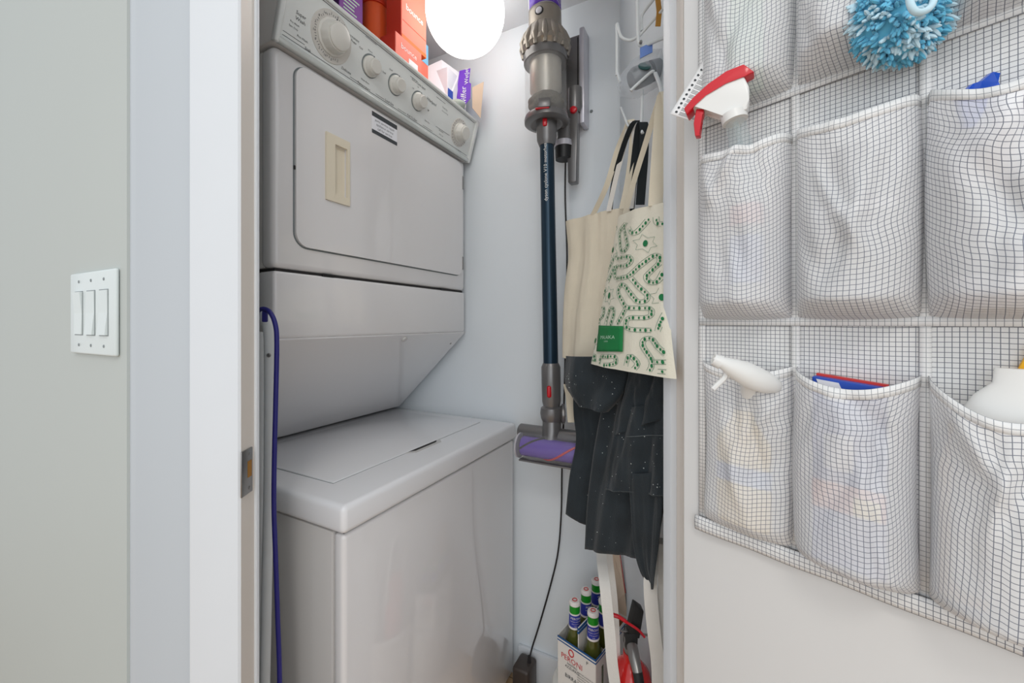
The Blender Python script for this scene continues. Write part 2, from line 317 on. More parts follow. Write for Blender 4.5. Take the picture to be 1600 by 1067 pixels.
# the sloped back panel over the washer
slope_poly = [(-0.810, 1.157), (-1.112, 0.866), (-1.33, 0.866), (-1.33, 1.296), (-0.84, 1.296), (-0.84, 1.157)]
obj('recess_housing', B().prism([(p[0]-0.0, p[1]) for p in slope_poly], lambda x, z, y: Vector((x, y, z)), 0.514, 1.192, 0.002), 'enameld', LC)
sl = B(); n_ = Vector((0.694, 0, -0.72))
def SLP(a, h, d): return Vector((lerp(-0.808, -1.110, h), a, lerp(1.156, 0.868, h)))+n_*d
sl.box((0.512, 0.0, -0.004), (1.194, 1.0, 0.003), 0.0, 1, SLP); sp_ = obj('sloped_panel', sl, 'enamel', LC, smooth=False)
obj('screw_boss', B().lathe([(0, 0.009), (0.004, 0.0085), (0.005, 0.003)], SLP(0.90, 0.04, 0.003), n_, 20), 'enameld', sp_)
obj('screw', B().lathe([(0, 0.004), (0.002, 0.003)], SLP(1.165, 0.13, 0.003), n_, 12), 'steel', sp_)
obj('screw', B().lathe([(0, 0.004), (0.002, 0.003)], SLP(0.535, 0.30, 0.003), n_, 12), 'steel', sp_)
obj('upper_fascia', B().box((-0.86, 0.505, 1.157), (DX, 1.193, 1.2965), 0.007, 3), 'enamel', LC)
obj('fascia_gap', B().box((-1.2, 0.512, 1.2965), (-0.812, 1.188, 1.3022)), 'dark', LC)
for yy in (0.62, 1.06): obj('fascia_clip', B().box((-0.81, yy, 1.2955), (-0.806, yy+0.03, 1.3005)), 'black', LC)
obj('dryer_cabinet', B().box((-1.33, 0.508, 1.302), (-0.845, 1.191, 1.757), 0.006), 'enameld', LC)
obj('dryer_front', B().box((-0.85, 0.504, 1.302), (DX, 1.194, 1.757), 0.013, 4), 'enamel', LC)
def rrect(y0, y1, z0, z1, r, n=8):
    out = []
    for cy, cz, a0 in ((y1-r, z1-r, 0), (y0+r, z1-r, 90), (y0+r, z0+r, 180), (y1-r, z0+r, 270)):
        for k in range(n+1):
            a = math.radians(a0+90*k/n); out.append((cy+r*math.cos(a), cz+r*math.sin(a)))
    return out
YZ = lambda y, z, x: Vector((x, y, z))
dgap = obj('door_gap', B().prism(rrect(0.546, 1.1705, 1.350, 1.7445, 0.033), YZ, DX-0.002, DX+0.0007), 'screw', LC)
hy0, hy1, hz0, hz1 = 0.619, 0.685, 1.470, 1.624
iy0, iy1, iz0, iz1 = hy0+0.024, hy1-0.008, hz0+0.018, hz1-0.020
dd = B(); loops = []
for x in (DX-0.001, DX+0.007):
    o_ = [dd.bm.verts.new((x, y, z)) for y, z in rrect(0.549, 1.168, 1.353, 1.742, 0.03)]
    i_ = [dd.bm.verts.new((x, y, z)) for y, z in ((iy1, iz1), (iy0, iz1), (iy0, iz0), (iy1, iz0))]
    es = [dd.bm.edges.new((L[k], L[(k+1) % len(L)])) for L in (o_, i_) for k in range(len(L))]
    bmesh.ops.triangle_fill(dd.bm, edges=es, use_beauty=True); loops.append((o_, i_))
for L in (0, 1):
    A, C = loops[0][L], loops[1][L]; n = len(A)
    for k in range(n): dd.bm.faces.new([A[k], A[(k+1) % n], C[(k+1) % n], C[k]])
ddoor = obj('dryer_door', dd, 'enamel', LC)
hb = B()
for lo, hi in (((iy1, hz0), (hy1, hz1)), ((hy0, hz0), (iy0, hz1)), ((iy0, hz0), (iy1, iz0)), ((iy0, iz1), (iy1, hz1))):
    hb.box((DX+0.0068, lo[0], lo[1]), (DX+0.0115, hi[0], hi[1]))
hb.box((DX+0.0009, iy0, iz0), (DX+0.0015, iy1, iz1))
obj('door_handle', hb, 'cream', ddoor, smooth=False)
hb = B().box((DX+0.0068, hy0-0.0015, hz0-0.0015), (DX+0.0076, hy1+0.0015, hz1+0.0015)); 
# care sticker
def DY(y0, z0, d): return lambda x, y: Vector((DX+0.007+d, y0+x, z0+y))
stk = obj('sticker', B().box((DX+0.007, 0.757, 1.680), (DX+0.0074, 0.848, 1.736)), 'wbox', ddoor)
sb = B(); sb.box((DX+0.0074, 0.757, 1.724), (DX+0.0076, 0.848, 1.736)); sb.box((DX+0.0074, 0.757, 1.680), (DX+0.0076, 0.848, 1.690))
for i, ln in enumerate(('HOME APPLIANCE SERVICE', 'Sales - Parts - Repairs', 'SERVICE')):
    text_into(sb, ('parts service repair', 'appliance service', 'call for service')[i], 0.009, DY(0.8025, 1.717-i*0.010, 0.0006))
obj('sticker_print', sb, 'ink', ddoor, smooth=False)
for z0 in (1.655, 1.375): obj('door_hinge', B().box((DX+0.0005, 1.1675, z0), (DX+0.008, 1.1745, z0+0.045), 0.001), 'steel', ddoor)
obj('door_catch', B().box((DX+0.001, 0.5465, 1.515), (DX+0.004, 0.5495, 1.523)), 'dark', ddoor)
# control console
V0 = Vector((-0.796, 0, 1.757)); VV = Vector((0.278, 0, 0.960)); VN = Vector((0.960, 0, -0.278))
def CP(y, h, d=0): p = V0+VV*h+VN*d; return Vector((p.x, y, p.z))
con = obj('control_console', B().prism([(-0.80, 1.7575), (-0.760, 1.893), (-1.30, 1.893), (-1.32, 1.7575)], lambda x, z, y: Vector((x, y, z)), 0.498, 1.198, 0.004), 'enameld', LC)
CPB = lambda y, h, d: CP(y, h, d)
obj('console_face', B().box((0.503, 0.012, -0.004), (1.188, 0.136, 0.003), 0.001, 1, CPB), 'console', con)
obj('console_top_trim', B().box((0.497, 0.134, -0.008), (1.199, 0.143, 0.009), 0.0025, 2, CPB), 'console', con)
obj('console_bottom_trim', B().box((0.499, -0.001, -0.006), (1.197, 0.012, 0.010), 0.004, 3, CPB), 'consolet', con)
obj('console_end_cap', B().box((1.186, -0.002, -0.006), (1.200, 0.143, 0.011), 0.004, 3, CPB), 'console', con)
obj('console_end_cap', B().box((0.4965, -0.002, -0.006), (0.507, 0.143, 0.010), 0.004, 3, CPB), 'console', con)
obj('console_pinstripe', B().box((0.512, 0.130, 0.003), (1.180, 0.1312, 0.0034), 0, 1, CPB), 'ink', con)
obj('console_pinstripe', B().box((0.512, 0.018, 0.003), (1.180, 0.019, 0.0034), 0, 1, CPB), 'ink', con)
def knob(y, h, rd, rk, depth, big):
    ax = VN
    if big: obj('dial_plate', B().lathe([(0.003, rd), (0.0045, rd-0.001)], CP(y, h), ax, 48), 'dial', con)
    else: obj('dial_arc', B().lathe([(0.003, rd), (0.0036, rd)], CP(y, h+0.001), ax, 40), 'screw', con)
    k = obj('knob', B().lathe([(0.003, rk*1.12), (0.008, rk*1.12), (0.010, rk), (depth*0.8, rk*0.93), (depth, rk*0.86)], CP(y, h), ax, 48,
            rmod=(lambda hh, f: 1+0.012*math.sin(f*2*PI*36)) if big else None), 'knob', con)
    obj('knob_cap', B().lathe([(depth-0.002, rk*0.80), (depth+0.003, rk*0.78), (depth+0.005, rk*0.7)], CP(y, h), ax, 40), 'knob', con)
    obj('knob_pointer', B().box((-0.0012, rk*1.02, 0.0104), (0.0012, rk*1.16, 0.0112), 0, 1, lambda a, b, d: CP(y+a, h+b, d)), 'ink', con)
KN = [(0.617, 0.075, 0.052, 0.033, 0.030, 1), (0.729, 0.073, 0.0265, 0.021, 0.022, 0), (0.817, 0.073, 0.0265, 0.021, 0.022, 0), (0.907, 0.073, 0.0265, 0.021, 0.022, 0), (1.115, 0.070, 0.044, 0.027, 0.028, 1)]
for k_ in KN: knob(*k_)
cl = B()
def ct(y, h, s, sz, al='CENTER'): text_into(cl, s, sz*0.68, lambda a, b: CP(y+a, h+b, 0.0036), al)
def cpx(px, py):
    d = PX(px, py, 1)-Vector((0, 0, CAM_Z)); o = Vector((0, 0, CAM_Z)); k = (V0-o).dot(VN)/d.dot(VN); p = o+d*k
    return p.y, (p-V0).dot(VV)
for px, py, s, sz in ((469, 24, 'Super', 0.014), (468, 33, 'Wash', 0.014), (459, 37, 'Pre Wash', 0.0075), (457, 43, 'Spin Only', 0.0075), (471, 61, 'Pre-Wash', 0.009), (479.5, 77.5, 'Soak', 0.011),
                    (551, 59, 'Permanent', 0.011), (551, 65.5, 'Press', 0.011), (539.5, 110.5, 'Delicate', 0.012), (562.5, 75, 'Cold', 0.008), (577, 80, 'Warm', 0.008), (590, 95, 'Hot', 0.008), (569, 127, 'Wash Rinse', 0.008), (567, 134.5, 'Temperature', 0.011),
                    (597, 112, 'Ex. Small', 0.008), (609.5, 109, 'Small', 0.008), (622.5, 119, 'Medium', 0.008), (629, 136, 'Large', 0.007), (607, 160, 'Load Size', 0.012),
                    (653, 131.5, 'End of Cycle Signal', 0.011), (644, 138, 'Off', 0.008), (652, 136, 'On', 0.008), (642.5, 184, 'Push To Start', 0.011),
                    (673, 159, 'Whirlpool', 0.016), (668, 172, 'w', 0.014), (694, 170, 'Timed Dry', 0.009), (694, 176, 'Permanent Press', 0.007), (666, 190, 'More Dry', 0.008), (688, 205, 'Automatic', 0.008), (688, 211, 'Dry Less', 0.008), (717, 236, 'Air Only', 0.008)):
    y, h = cpx(px, py)
    ct(y, h, s, sz)
for i in range(34):
    a = math.radians(-60-i*7.2); r0 = 0.042
    if i % 3 == 0: text_into(cl, str((i*2) % 18+2), 0.007, lambda x, yv, a=a: CP(0.617+r0*math.cos(a)*1.06+x, 0.075+r0*math.sin(a)*1.06+yv, 0.0049))
    else: cl.box((-0.0004, 0.040, 0.0046), (0.0004, 0.044, 0.0049), 0, 1, lambda x, yv, d, a=a: CP(0.617+yv*math.cos(a)-x*math.sin(a), 0.075+yv*math.sin(a)+x*math.cos(a), d))
for i in range(26):
    a = math.radians(i*360/26)
    cl.box((-0.0005, 0.036, 0.0046), (0.0005, 0.040 if i % 2 else 0.042, 0.0049), 0, 1, lambda x, yv, d, a=a: CP(1.115+yv*math.cos(a)-x*math.sin(a), 0.070+yv*math.sin(a)+x*math.cos(a), d))
for y0, y1, h in ((0.512, 0.56, cpx(459, 60)[1]), (0.68, 0.715, 0.0225), (0.76, 0.79, 0.0225), (0.84, 0.872, 0.0225), (0.945, 0.99, 0.0225), (0.70, 0.735, 0.1275), (0.86, 0.89, 0.119), (0.975, 1.02, 0.119), (1.0, 1.07, 0.0425)):
    cl.box((y0, h, 0.0032), (y1, h+0.0007, 0.0036), 0, 1, CPB)
obj('console_lettering', cl, 'ink', con, smooth=False, weld=False)['kind'] = 'stuff'

# ------------------------------------------------------------------ globe lamp
gc = W((727-800)/FPX*1.15, 1.15, 2.074)
t = thing('globe_lamp', 'glowing white glass globe lamp on the closet ceiling', 'lamp', (gc.x, gc.y, 1.96))
obj('globe', B().lathe([(0.112*math.sin(a), 0.112*math.cos(a)) for a in [math.radians(v) for v in list(range(-90, 76, 7))]], gc, (0, 0, 1), 40), 'globe', t)
obj('lamp_base', B().lathe([(0.100, 0.045), (0.104, 0.05), (0.1155, 0.05)], gc, (0, 0, 1), 32), 'white', t)

# ------------------------------------------------------------------ things on top of the dryer
TOP = 1.8945
def carton(name, label, lo, hi, m, near=None, bottom=None):
    t = thing(name, label, 'box', ((lo[0]+hi[0])/2, (lo[1]+hi[1])/2, lo[2]))
    obj('carton_body', B().box(lo, hi, 0.001, 1), m, t, smooth=False)
    if near: obj('end_panel', B().box((lo[0]+0.001, lo[1]-0.0008, lo[2]+0.001), (hi[0]-0.001, lo[1]-0.0001, hi[2]-0.001)), near, t, smooth=False)
    if bottom: obj('base_panel', B().box((lo[0]+0.001, lo[1]+0.001, lo[2]-0.0006), (hi[0]+0.0008, hi[1]-0.001, lo[2]+0.010)), bottom, t, smooth=False)
    return t
def fronttext(t, name, m, lines, X):
    b = B()
    for s, y, z, sz in lines: text_into(b, s, sz, lambda a, c, y=y, z=z: Vector((X, y+a, z+c)))
    return obj(name, b, m, t, smooth=False, weld=False)
t = carton('dryer_sheet_box', 'lower coral carton of dryer sheets standing on the dryer', (-0.840, 0.828, TOP), (-0.783, 0.935, 1.983), 'peach', 'redbox')
fronttext(t, 'brand_lettering', 'paper', [('bounce', atX(639, -0.783), 1.956, 0.022)], -0.7824)
obj('print_window', B().box((-0.7829, 0.880, 1.905), (-0.7824, 0.918, 1.938)), 'wbox', t, smooth=False)
t = carton('dryer_sheet_box', 'upper red-orange dryer sheet carton stacked on the lower one beside the globe lamp', (-0.842, 0.854, 1.9845), (-0.786, 0.960, 2.165), 'peach', 'redbox', 'deep')
fronttext(t, 'brand_lettering', 'paper', [('bounce', 0.908, 2.080, 0.025)], -0.7854)
obj('print_line', B().box((-0.7859, 0.858, 2.034), (-0.7854, 0.957, 2.0355)), 'redbox', t, smooth=False)
t = thing('orange_tub', 'tall orange plastic tub between purple carton and dryer sheets', 'container', (-0.905, 0.872, TOP))
obj('tub_body', B().lathe([(0, 0.037), (0.004, 0.040), (0.21, 0.040), (0.215, 0.038)], (-0.905, 0.872, TOP), (0, 0, 1), 40), 'orange', t)
obj('tub_lid', B().lathe([(0.215, 0.042), (0.235, 0.042), (0.238, 0.040)], (-0.905, 0.872, TOP), (0, 0, 1), 40), 'redbox', t)
t = carton('detergent_box', 'tall purple carton with rows of small print at the left on the dryer', (-1.0, 0.709, TOP), (-0.86, 0.785, 2.15), 'pbox', 'pdark')
b = B()
for i in range(24): b.box((-0.8599, 0.722, 1.915+i*0.0095), (-0.8596, 0.722+0.055*random.uniform(0.6, 1), 1.9185+i*0.0095))
obj('small_print', b, 'pale', t, smooth=False)
t = carton('dryer_sheet_box', 'pale pink and blue carton right of the stacked dryer sheets', (-1.0, 0.970, TOP), (-0.84, 1.036, 2.085), 'peach', 'pbox')
obj('blue_panel', B().box((-0.8399, 0.971, 2.02), (-0.8393, 1.035, 2.084)), 'lblue', t, smooth=False)
# opened refill box, leaning by the back wall
t = thing('refill_box', 'opened purple and white refill carton with torn kraft flap on the dryer corner', 'box', (-0.85, 1.13, TOP))
tt = 1.38
def quad(name, pts, m, th, par): # thick board through four sighted corners
    b = B(); P = [Vector(p) for p in pts]; nn = (P[1]-P[0]).cross(P[-1]-P[0]).normalized()*th
    a = [b.bm.verts.new(p) for p in P]; c = [b.bm.verts.new(p+nn) for p in P]; n = len(P)
    b.bm.faces.new(a); b.bm.faces.new(c[::-1])
    for i in range(n): b.bm.faces.new([a[i], c[i], c[(i+1) % n], a[(i+1) % n]])
    return obj(name, b, m, par, smooth=False)
base = PX(682, 138, 1.37)
obj('carton_body', B().box((-1.02, 1.085, TOP), (-0.80, 1.195, 2.035), 0.001, 1), 'wbox', t, smooth=False)
quad('side_panel', [(-0.798, 1.075, TOP+0.002), (-0.798, 1.12, TOP+0.002), (-0.798, 1.155, 2.05), (-0.84, 1.105, 2.08), (-0.90, 1.04, 2.02)], 'wbox', 0.001, t)
pp = [PX(721, 171, tt), PX(735, 154, tt), PX(736, 131, tt), PX(733, 129, tt), PX(735, 107, tt), PX(718, 111, tt), PX(715, 134, tt), PX(708, 161, tt)]
pf = quad('printed_flap', pp, 'vio', 0.0015, t)
b = B(); rt = (PX(735, 107, tt)-PX(733, 160, tt)).normalized(); off = (PX(0, 0, 0.0)*0+Vector((0, 0, 0)))
tocam = (Vector((0, 0, CAM_Z))-PX(725, 140, tt)).normalized()*0.003
def flaptext(cx, cy):
    o = PX(cx, cy, tt)+tocam; ux = (PX(727, 110, tt)-PX(727, 165, tt)).normalized(); uy = (PX(717, 140, tt)-PX(735, 136, tt)).normalized()
    return lambda x, y: o+ux*x+uy*y
text_into(b, 'Swiffer', 0.027, flaptext(724.5, 152)); text_into(b, 'WetJet', 0.019, flaptext(729, 119)); 
obj('flap_lettering', b, 'paper', t, smooth=False, weld=False)
quad('kraft_flap', [PX(738, 169, 1.36), PX(751, 185, 1.36), PX(756, 128, 1.36), PX(738, 137, 1.36)], 'kraft', 0.002, t)
b = B().box((-0.7978, 1.085, TOP+0.03), (-0.7970, 1.112, TOP+0.07)); obj('blue_print', b, 'boxblue', t, smooth=False)
gcx = PX(734, 176, 1.345)
tag(obj('folded_cloth', B().ball((gcx.x-0.035, gcx.y-0.03, TOP+0.014), (0.034, 0.026, 0.016), 3), 'greycloth'), 'small grey-green folded cloth on the dryer corner under the refill box', 'cloth')

# ------------------------------------------------------------------ cordless vacuum on the back wall
VT, VB = Vector((-0.4545, 1.085, 2.13)), Vector((-0.4300, 1.085, 0.85)); VA = (VB-VT).normalized()
def vh(y): return y/FPX*1.17                                   # distance down the tool from its top end
side = Vector((0.927, 0.376, 0)); side = (side-VA*side.dot(VA)).normalized(); fr = Vector((0.376, -0.927, 0))
VQ = thing('stick_vacuum', 'purple and grey cordless stick vacuum hung upright on the closet wall', 'vacuum cleaner', (VB.x, VB.y, 0.76))
L = lambda prof, n=40, rmod=None: B().lathe([(vh(y), r) for y, r in prof], VT, VA, n, rmod)
mb = obj('motor_body', L([(-45, 0.047), (22, 0.047), (50, 0.048)]), 'silver', VQ)
def arc_shell(y0, y1, r, a0, a1, dip=0):
    def fn(a, b):
        an = math.radians(lerp(a0, a1, a)); h = vh(lerp(y0, y1+dip*(1-4*(a-0.5)**2)*-1, b))
        return VT+VA*h+(side*math.sin(an)+fr*math.cos(an))*r
    return B().grid(fn, 24, 6)
obj('purple_cover', arc_shell(-45, 26, 0.0478, -62, 88, 4), 'purple', mb, solid=0.0012)
b = B()
for i in range(4):
    pts = [VT+VA*vh(lerp(-6+i*5, 8+i*5, k/6))+(side*math.sin(math.radians(lerp(30, 66, k/6)))+fr*math.cos(math.radians(lerp(30, 66, k/6))))*0.0486 for k in range(7)]
    b.tube(pts, 0.0006, 5)
obj('vent_lines', b, 'silver', mb)
obj('grey_collar', arc_shell(24, 52, 0.0480, -70, 95, 0), 'vlight', mb, solid=0.0016)
bo = VT+VA*vh(36)+(side*math.sin(math.radians(-18))+fr*math.cos(math.radians(-18)))*0.0485
bd = (side*math.sin(math.radians(-18))+fr*math.cos(math.radians(-18)))
obj('power_button', B().lathe([(0, 0.0095), (0.003, 0.009), (0.004, 0.006)], bo, bd, 20), 'silver', mb)
obj('button_ring', B().lathe([(-0.001, 0.0125), (0.0012, 0.012)], bo, bd, 20), 'black', mb)
obj('cyclone_shroud', L([(50, 0.050), (56, 0.056), (66, 0.062), (76, 0.067)], 60), 'vlight', VQ)
cy = obj('cyclone_ring', L([(74, 0.066), (77, 0.072), (84, 0.073), (88, 0.066), (92, 0.062)], 96, lambda h, f: 1-0.05*(0.5+0.5*math.cos(f*2*PI*15))), 'vlight', VQ)
for i in range(15):
    a = 2*PI*i/15; dr = side*math.sin(a)+fr*math.cos(a)
    obj('cyclone_cone', B().tube([VT+VA*vh(52)+dr*0.047, VT+VA*vh(62)+dr*0.057, VT+VA*vh(76)+dr*0.067, VT+VA*vh(90)+dr*0.063], [0.006, 0.0085, 0.0095, 0.006], 10), 'vlight', cy)
obj('bin_top_ring', L([(90, 0.0635), (94, 0.0640), (98, 0.0625), (102, 0.0625)], 48), 'vgrey', VQ)
bn = obj('dust_bin', B().lathe([(vh(96), 0.0605), (vh(190), 0.0605)], VT, VA, 48, cap=False), 'clear', VQ)
obj('filter_shroud', L([(98, 0.050), (104, 0.046), (145, 0.046), (152, 0.038), (186, 0.036)]), 'mesh', bn)
def fluff(d): r = 0.052*(1+0.10*noise.noise(d*2.5)); return side*(d.x*r)+fr*(d.y*r)+VA*(d.z*0.034)
obj('dust', B().ball(VT+VA*vh(166), 1, 4, fluff), 'dust', bn)
obj('bin_base', L([(186, 0.062), (190, 0.064), (195, 0.0635), (197, 0.058), (198, 0.046), (196, 0.040)], 48), 'vgrey', VQ)
obj('bin_latch', B().box((-0.022, vh(174), 0.058), (0.012, vh(188), 0.068), 0.003, 2, lambda x, h, d: VT+VA*h+side*x+fr*d), 'vgrey', VQ)
obj('red_latch_line', B().box((-0.030, vh(188), 0.058), (0.008, vh(190), 0.066), 0.001, 1, lambda x, h, d: VT+VA*h+side*x+fr*d), 'red', VQ)
uc = obj('upper_coupling', L([(180, 0.029), (192, 0.030), (196, 0.0295), (222, 0.0285), (228, 0.024), (231, 0.022)]), 'vgrey', VQ)
obj('release_button', B().box((-0.011, vh(189), 0.026), (0.002, vh(207), 0.0335), 0.004, 3, lambda x, h, d: VT+VA*h+side*x+fr*d), 'red', uc)
wd = obj('wand', L([(228, 0.0205), (572, 0.0215)], 32), 'navy', VQ)
b = B()
def wandtext(x, y):
    an = y/0.0215-math.radians(14); h = vh(320)-x; r = 0.0213
    return VT+VA*h+(side*math.sin(an)+fr*math.cos(an))*r
text_into(b, 'dyson cyclone V10 motorhead', 0.0140, lambda x, y: wandtext(x, -y), 'LEFT')
obj('wand_lettering', b, 'white', wd, smooth=False, weld=False)
lc = obj('lower_coupling', L([(569, 0.0225), (575, 0.0275), (600, 0.0278), (628, 0.027), (637, 0.023), (644, 0.021)]), 'vgrey', VQ)
obj('release_button', B().box((-0.012, vh(602), 0.024), (0.0, vh(620), 0.0305), 0.005, 3, lambda x, h, d: VT+VA*h+side*x+fr*d), 'red', lc)
jt = obj('swivel_joint', L([(634, 0.020), (638, 0.031), (646, 0.033), (654, 0.031), (660, 0.026)]), 'vgrey', VQ)
obj('swivel_wheel', B().lathe([(0.026, 0.022), (0.030, 0.028), (0.036, 0.028), (0.039, 0.022)], VT+VA*vh(648), side, 32, lambda h, f: 1+0.03*math.cos(f*2*PI*24)), 'vgrey', jt)
nk = VT+VA*vh(656)
obj('head_neck', B().tube([nk, VT+VA*vh(676)+Vector((0.002, -0.006, 0)), VT+VA*vh(694)+Vector((0.002, -0.022, 0))], [0.0265, 0.0275, 0.023], 24), 'vgrey', VQ)
HY = 1.075
hl, hr = atY(812, 695, 1.05), atY(812, 695, 1.05)+Vector((0.255, 0, 0))
hl2, hr2 = atY(812, 673, 1.085), atY(812, 673, 1.085)+Vector((0.25, 0, 0))
obj('head_motor_tube', B().tube([hl2, hl2+Vector((0.004, 0, 0)), hl2+Vector((0.1, 0, 0)), hr2], [0.019, 0.0225, 0.0225, 0.0215], 28), 'vgrey', VQ)
ht = obj('brush_cover', B().tube([hl, hl+Vector((0.006, 0, 0)), hr-Vector((0.006, 0, 0)), hr], [0.033, 0.0365, 0.0365, 0.033], 36), 'clear', VQ)
rl = obj('brush_roller', B().tube([hl+Vector((0.012, 0, 0)), hr-Vector((0.012, 0, 0))], 0.0275, 32), 'purple', ht)
for ph, m in ((0, 'black'), (PI, 'red')):
    pts = [hl+Vector((0.014+0.226*k/40, 0, 0))+Vector((0, -math.cos(ph+k/40*2*PI*0.9), math.sin(ph+k/40*2*PI*0.9)))*0.028 for k in range(41)]
    obj('bristle_strip', B().tube(pts, 0.003, 6), m, ht)
obj('sole_plate', B().box((hl.x+0.004, 1.035, hl.z-0.041), (hr.x-0.004, 1.10, hl.z-0.036), 0.001), 'vgrey', VQ)
obj('end_ring', B().tube([hl-Vector((0.001, 0, 0)), hl+Vector((0.004, 0, 0))], 0.0355, 32), 'silver', ht)
# charging dock
d0, d1 = atY(889, 60, 1.18), atY(913, 205, 1.18)
t = thing('charging_dock', 'dark grey vacuum charging dock screwed to the back wall behind the stick vacuum', 'dock', ((d0.x+d1.x)/2, 1.2, d1.z))
obj('dock_back', B().box((d0.x-0.06, 1.175, d1.z+0.06), (d1.x, 1.2185, d0.z), 0.006, 3), 'vgrey', t)
obj('dock_rail', B().box((d1.x-0.012, 1.165, d1.z+0.02), (d1.x+0.004, 1.2185, d0.z+0.012), 0.004, 2), 'silver', t)
obj('dock_groove', B().box((d1.x-0.020, 1.1735, d1.z+0.14), (d1.x-0.017, 1.176, d0.z-0.01)), 'black', t)
c_ = atY(882, 215, 1.15)
obj('tool_clip', B().tube([c_+Vector((0, 0, 0.05)), c_+Vector((0, 0, 0.0)), c_+Vector((0, 0, -0.012))], [0.022, 0.022, 0.026], 24), 'vgrey', t)
t2 = thing('brush_tool', 'small vacuum brush tool with black bristles clipped below the dock', 'vacuum tool', (c_.x, c_.y, c_.z-0.07))
obj('tool_body', B().tube([c_+Vector((-0.002, 0, -0.0125)), c_+Vector((-0.002, 0, -0.03))], [0.027, 0.029], 24), 'silver', t2)
obj('bristles', B().tube([c_+Vector((-0.002, 0, -0.03)), c_+Vector((-0.002, 0, -0.066))], [0.027, 0.025], 24), 'black', t2)
e_ = atY(898, 140, 1.17)
ze = atY(898, 289, 1.17).z
t3 = thing('crevice_tool', 'long grey vacuum crevice tool with red button hanging from the dock', 'vacuum tool', (e_.x, 1.17, ze))
obj('tool_tube', B().tube([(e_.x+0.004, 1.16, e_.z-0.004), (e_.x+0.004, 1.16, e_.z-0.06), (e_.x+0.002, 1.16, e_.z-0.075)], [0.021, 0.022, 0.018], 24), 'vgrey', t3)
cv = B()
for z_, w_, dd_ in ((e_.z-0.07, 0.036, 0.034), (e_.z-0.12, 0.033, 0.028), (ze+0.02, 0.031, 0.022)):
    pass
cv.prism([(-0.017, -0.017), (0.017, -0.017), (0.017, 0.014), (-0.017, 0.014)], lambda x, y, z: Vector((e_.x+x*(0.75+0.35*(z-ze)/(e_.z-ze)), 1.16+y, z)), ze, e_.z-0.07, 0.004)
obj('nozzle', cv, 'vgrey', t3)
rb = atY(895, 170, 1.135)
obj('release_button', B().lathe([(0, 0.011), (0.006, 0.009), (0.008, 0.004)], (rb.x, 1.142, rb.z), (0, -1, 0), 20), 'red', t3)
# charger cord with adapter
pts = [atY(885, 196, 1.205), atY(883, 300, 1.205), atY(886, 400, 1.205), atY(884, 520, 1.205), atY(881, 640, 1.20), atY(878, 735, 1.205), atY(877, 800, 1.205), atY(872, 862, 1.205), atY(860, 915, 1.205), atY(843, 975, 1.20), atY(832, 1010, 1.19), atY(827, 1030, 1.17)]
ad = atY(817, 1040, 1.15)
t = thing('charger_adapter', 'dark charger brick on the floor with thin black cord running up the wall', 'charger', (ad.x, 1.165, 0))
obj('adapter_brick', B().box((ad.x-0.030, 1.13, 0.0), (ad.x+0.028, 1.20, 0.105), 0.010, 3), 'brownplug', t)
obj('cord_sleeve', B().tube([(pts[-1].x, 1.17, 0.105), pts[-1]+Vector((0, 0, 0.012))], [0.006, 0.004], 12), 'cable', t)
obj('cord', B().tube(spline(pts, 6), 0.0028, 8), 'cable', t)
ws = atY(924, 174, 1.22); tag(obj('wall_plug', B().lathe([(0, 0.005), (0.002, 0.004)], (ws.x, 1.2195, ws.z), (0, -1, 0), 14), 'screw'), 'tiny grey screw plug in the back wall right of the dock', 'wall plug')

# ------------------------------------------------------------------ wire rack, bag of device, strap (right wall)
wr = thing('wire_rack', 'white coated wire hook rack on the right closet wall', 'rack', PX(1000, 140, 0.9))
def wire(name, pts, r=0.0035, m='wire', par=wr, n=8): return obj(name, B().tube(spline([PX(*p) for p in pts], n), r, 10), m, par)
wire('upright_wire', [(995, -30, 0.86), (996, 20, 0.86), (997, 60, 0.86), (1000, 71, 0.86), (1010, 70, 0.855), (1030, 62, 0.835), (1044, 57, 0.82), (1060, 55, 0.79)])
wire('front_hook', [(964, 118, 0.9), (964, 60, 0.9), (964, 38, 0.9), (967, 48, 0.895), (972, 59, 0.89), (985, 63, 0.88), (996, 58, 0.865)], 0.0032)
wire('hook_tail', [(964, 100, 0.9), (965, 115, 0.9), (969, 129, 0.895)], 0.0032)
wire('brace_wire', [(999, 56, 0.862), (1025, 27, 0.83), (1046, 2, 0.80), (1056, -12, 0.79)], 0.0028)
wire('brace_wire', [(1003, 48, 0.87), (1002, 30, 0.87), (1006, 19, 0.865), (1022, -2, 0.84), (1032, -14, 0.83)], 0.0032)
obj('mount_screw', B().lathe([(0, 0.004), (0.003, 0.003)], PX(1001, 66, 0.853), -F2, 12), 'steel', wr)
wire('hook_arm', [(985, 142, 0.86), (1000, 128, 0.855), (1017, 113, 0.85), (1022, 112, 0.85)], 0.0032)
wire('hook_arm', [(1024, 115, 0.84), (1030, 130, 0.815), (1035, 150, 0.80)], 0.0040)
wire('lower_wire', [(1003, 140, 0.875), (1003, 165, 0.88), (1002, 200, 0.88), (1004, 208, 0.875)], 0.0034)
wire('hook_arm', [(970, 168, 0.93), (977, 186, 0.92), (982, 197, 0.915), (988, 194, 0.905)], 0.0026)
def blob(c, rx, ry, rz, amp, f, sub=4):
    def fn(d):
        k = 1+amp*noise.noise(d*f+Vector((3.1, 1.7, 0.4))); return R2*(d.x*rx*k)+F2*(d.y*ry*k)+Vector((0, 0, d.z*rz*k))
    return B().ball(c, 1, sub, fn)
bc = PX(1008, 116, 0.88)
t = thing('plastic_bag', 'clear plastic bag holding a grey gadget, hung on the wire rack', 'bag', bc-Vector((0, 0, 0.045)))
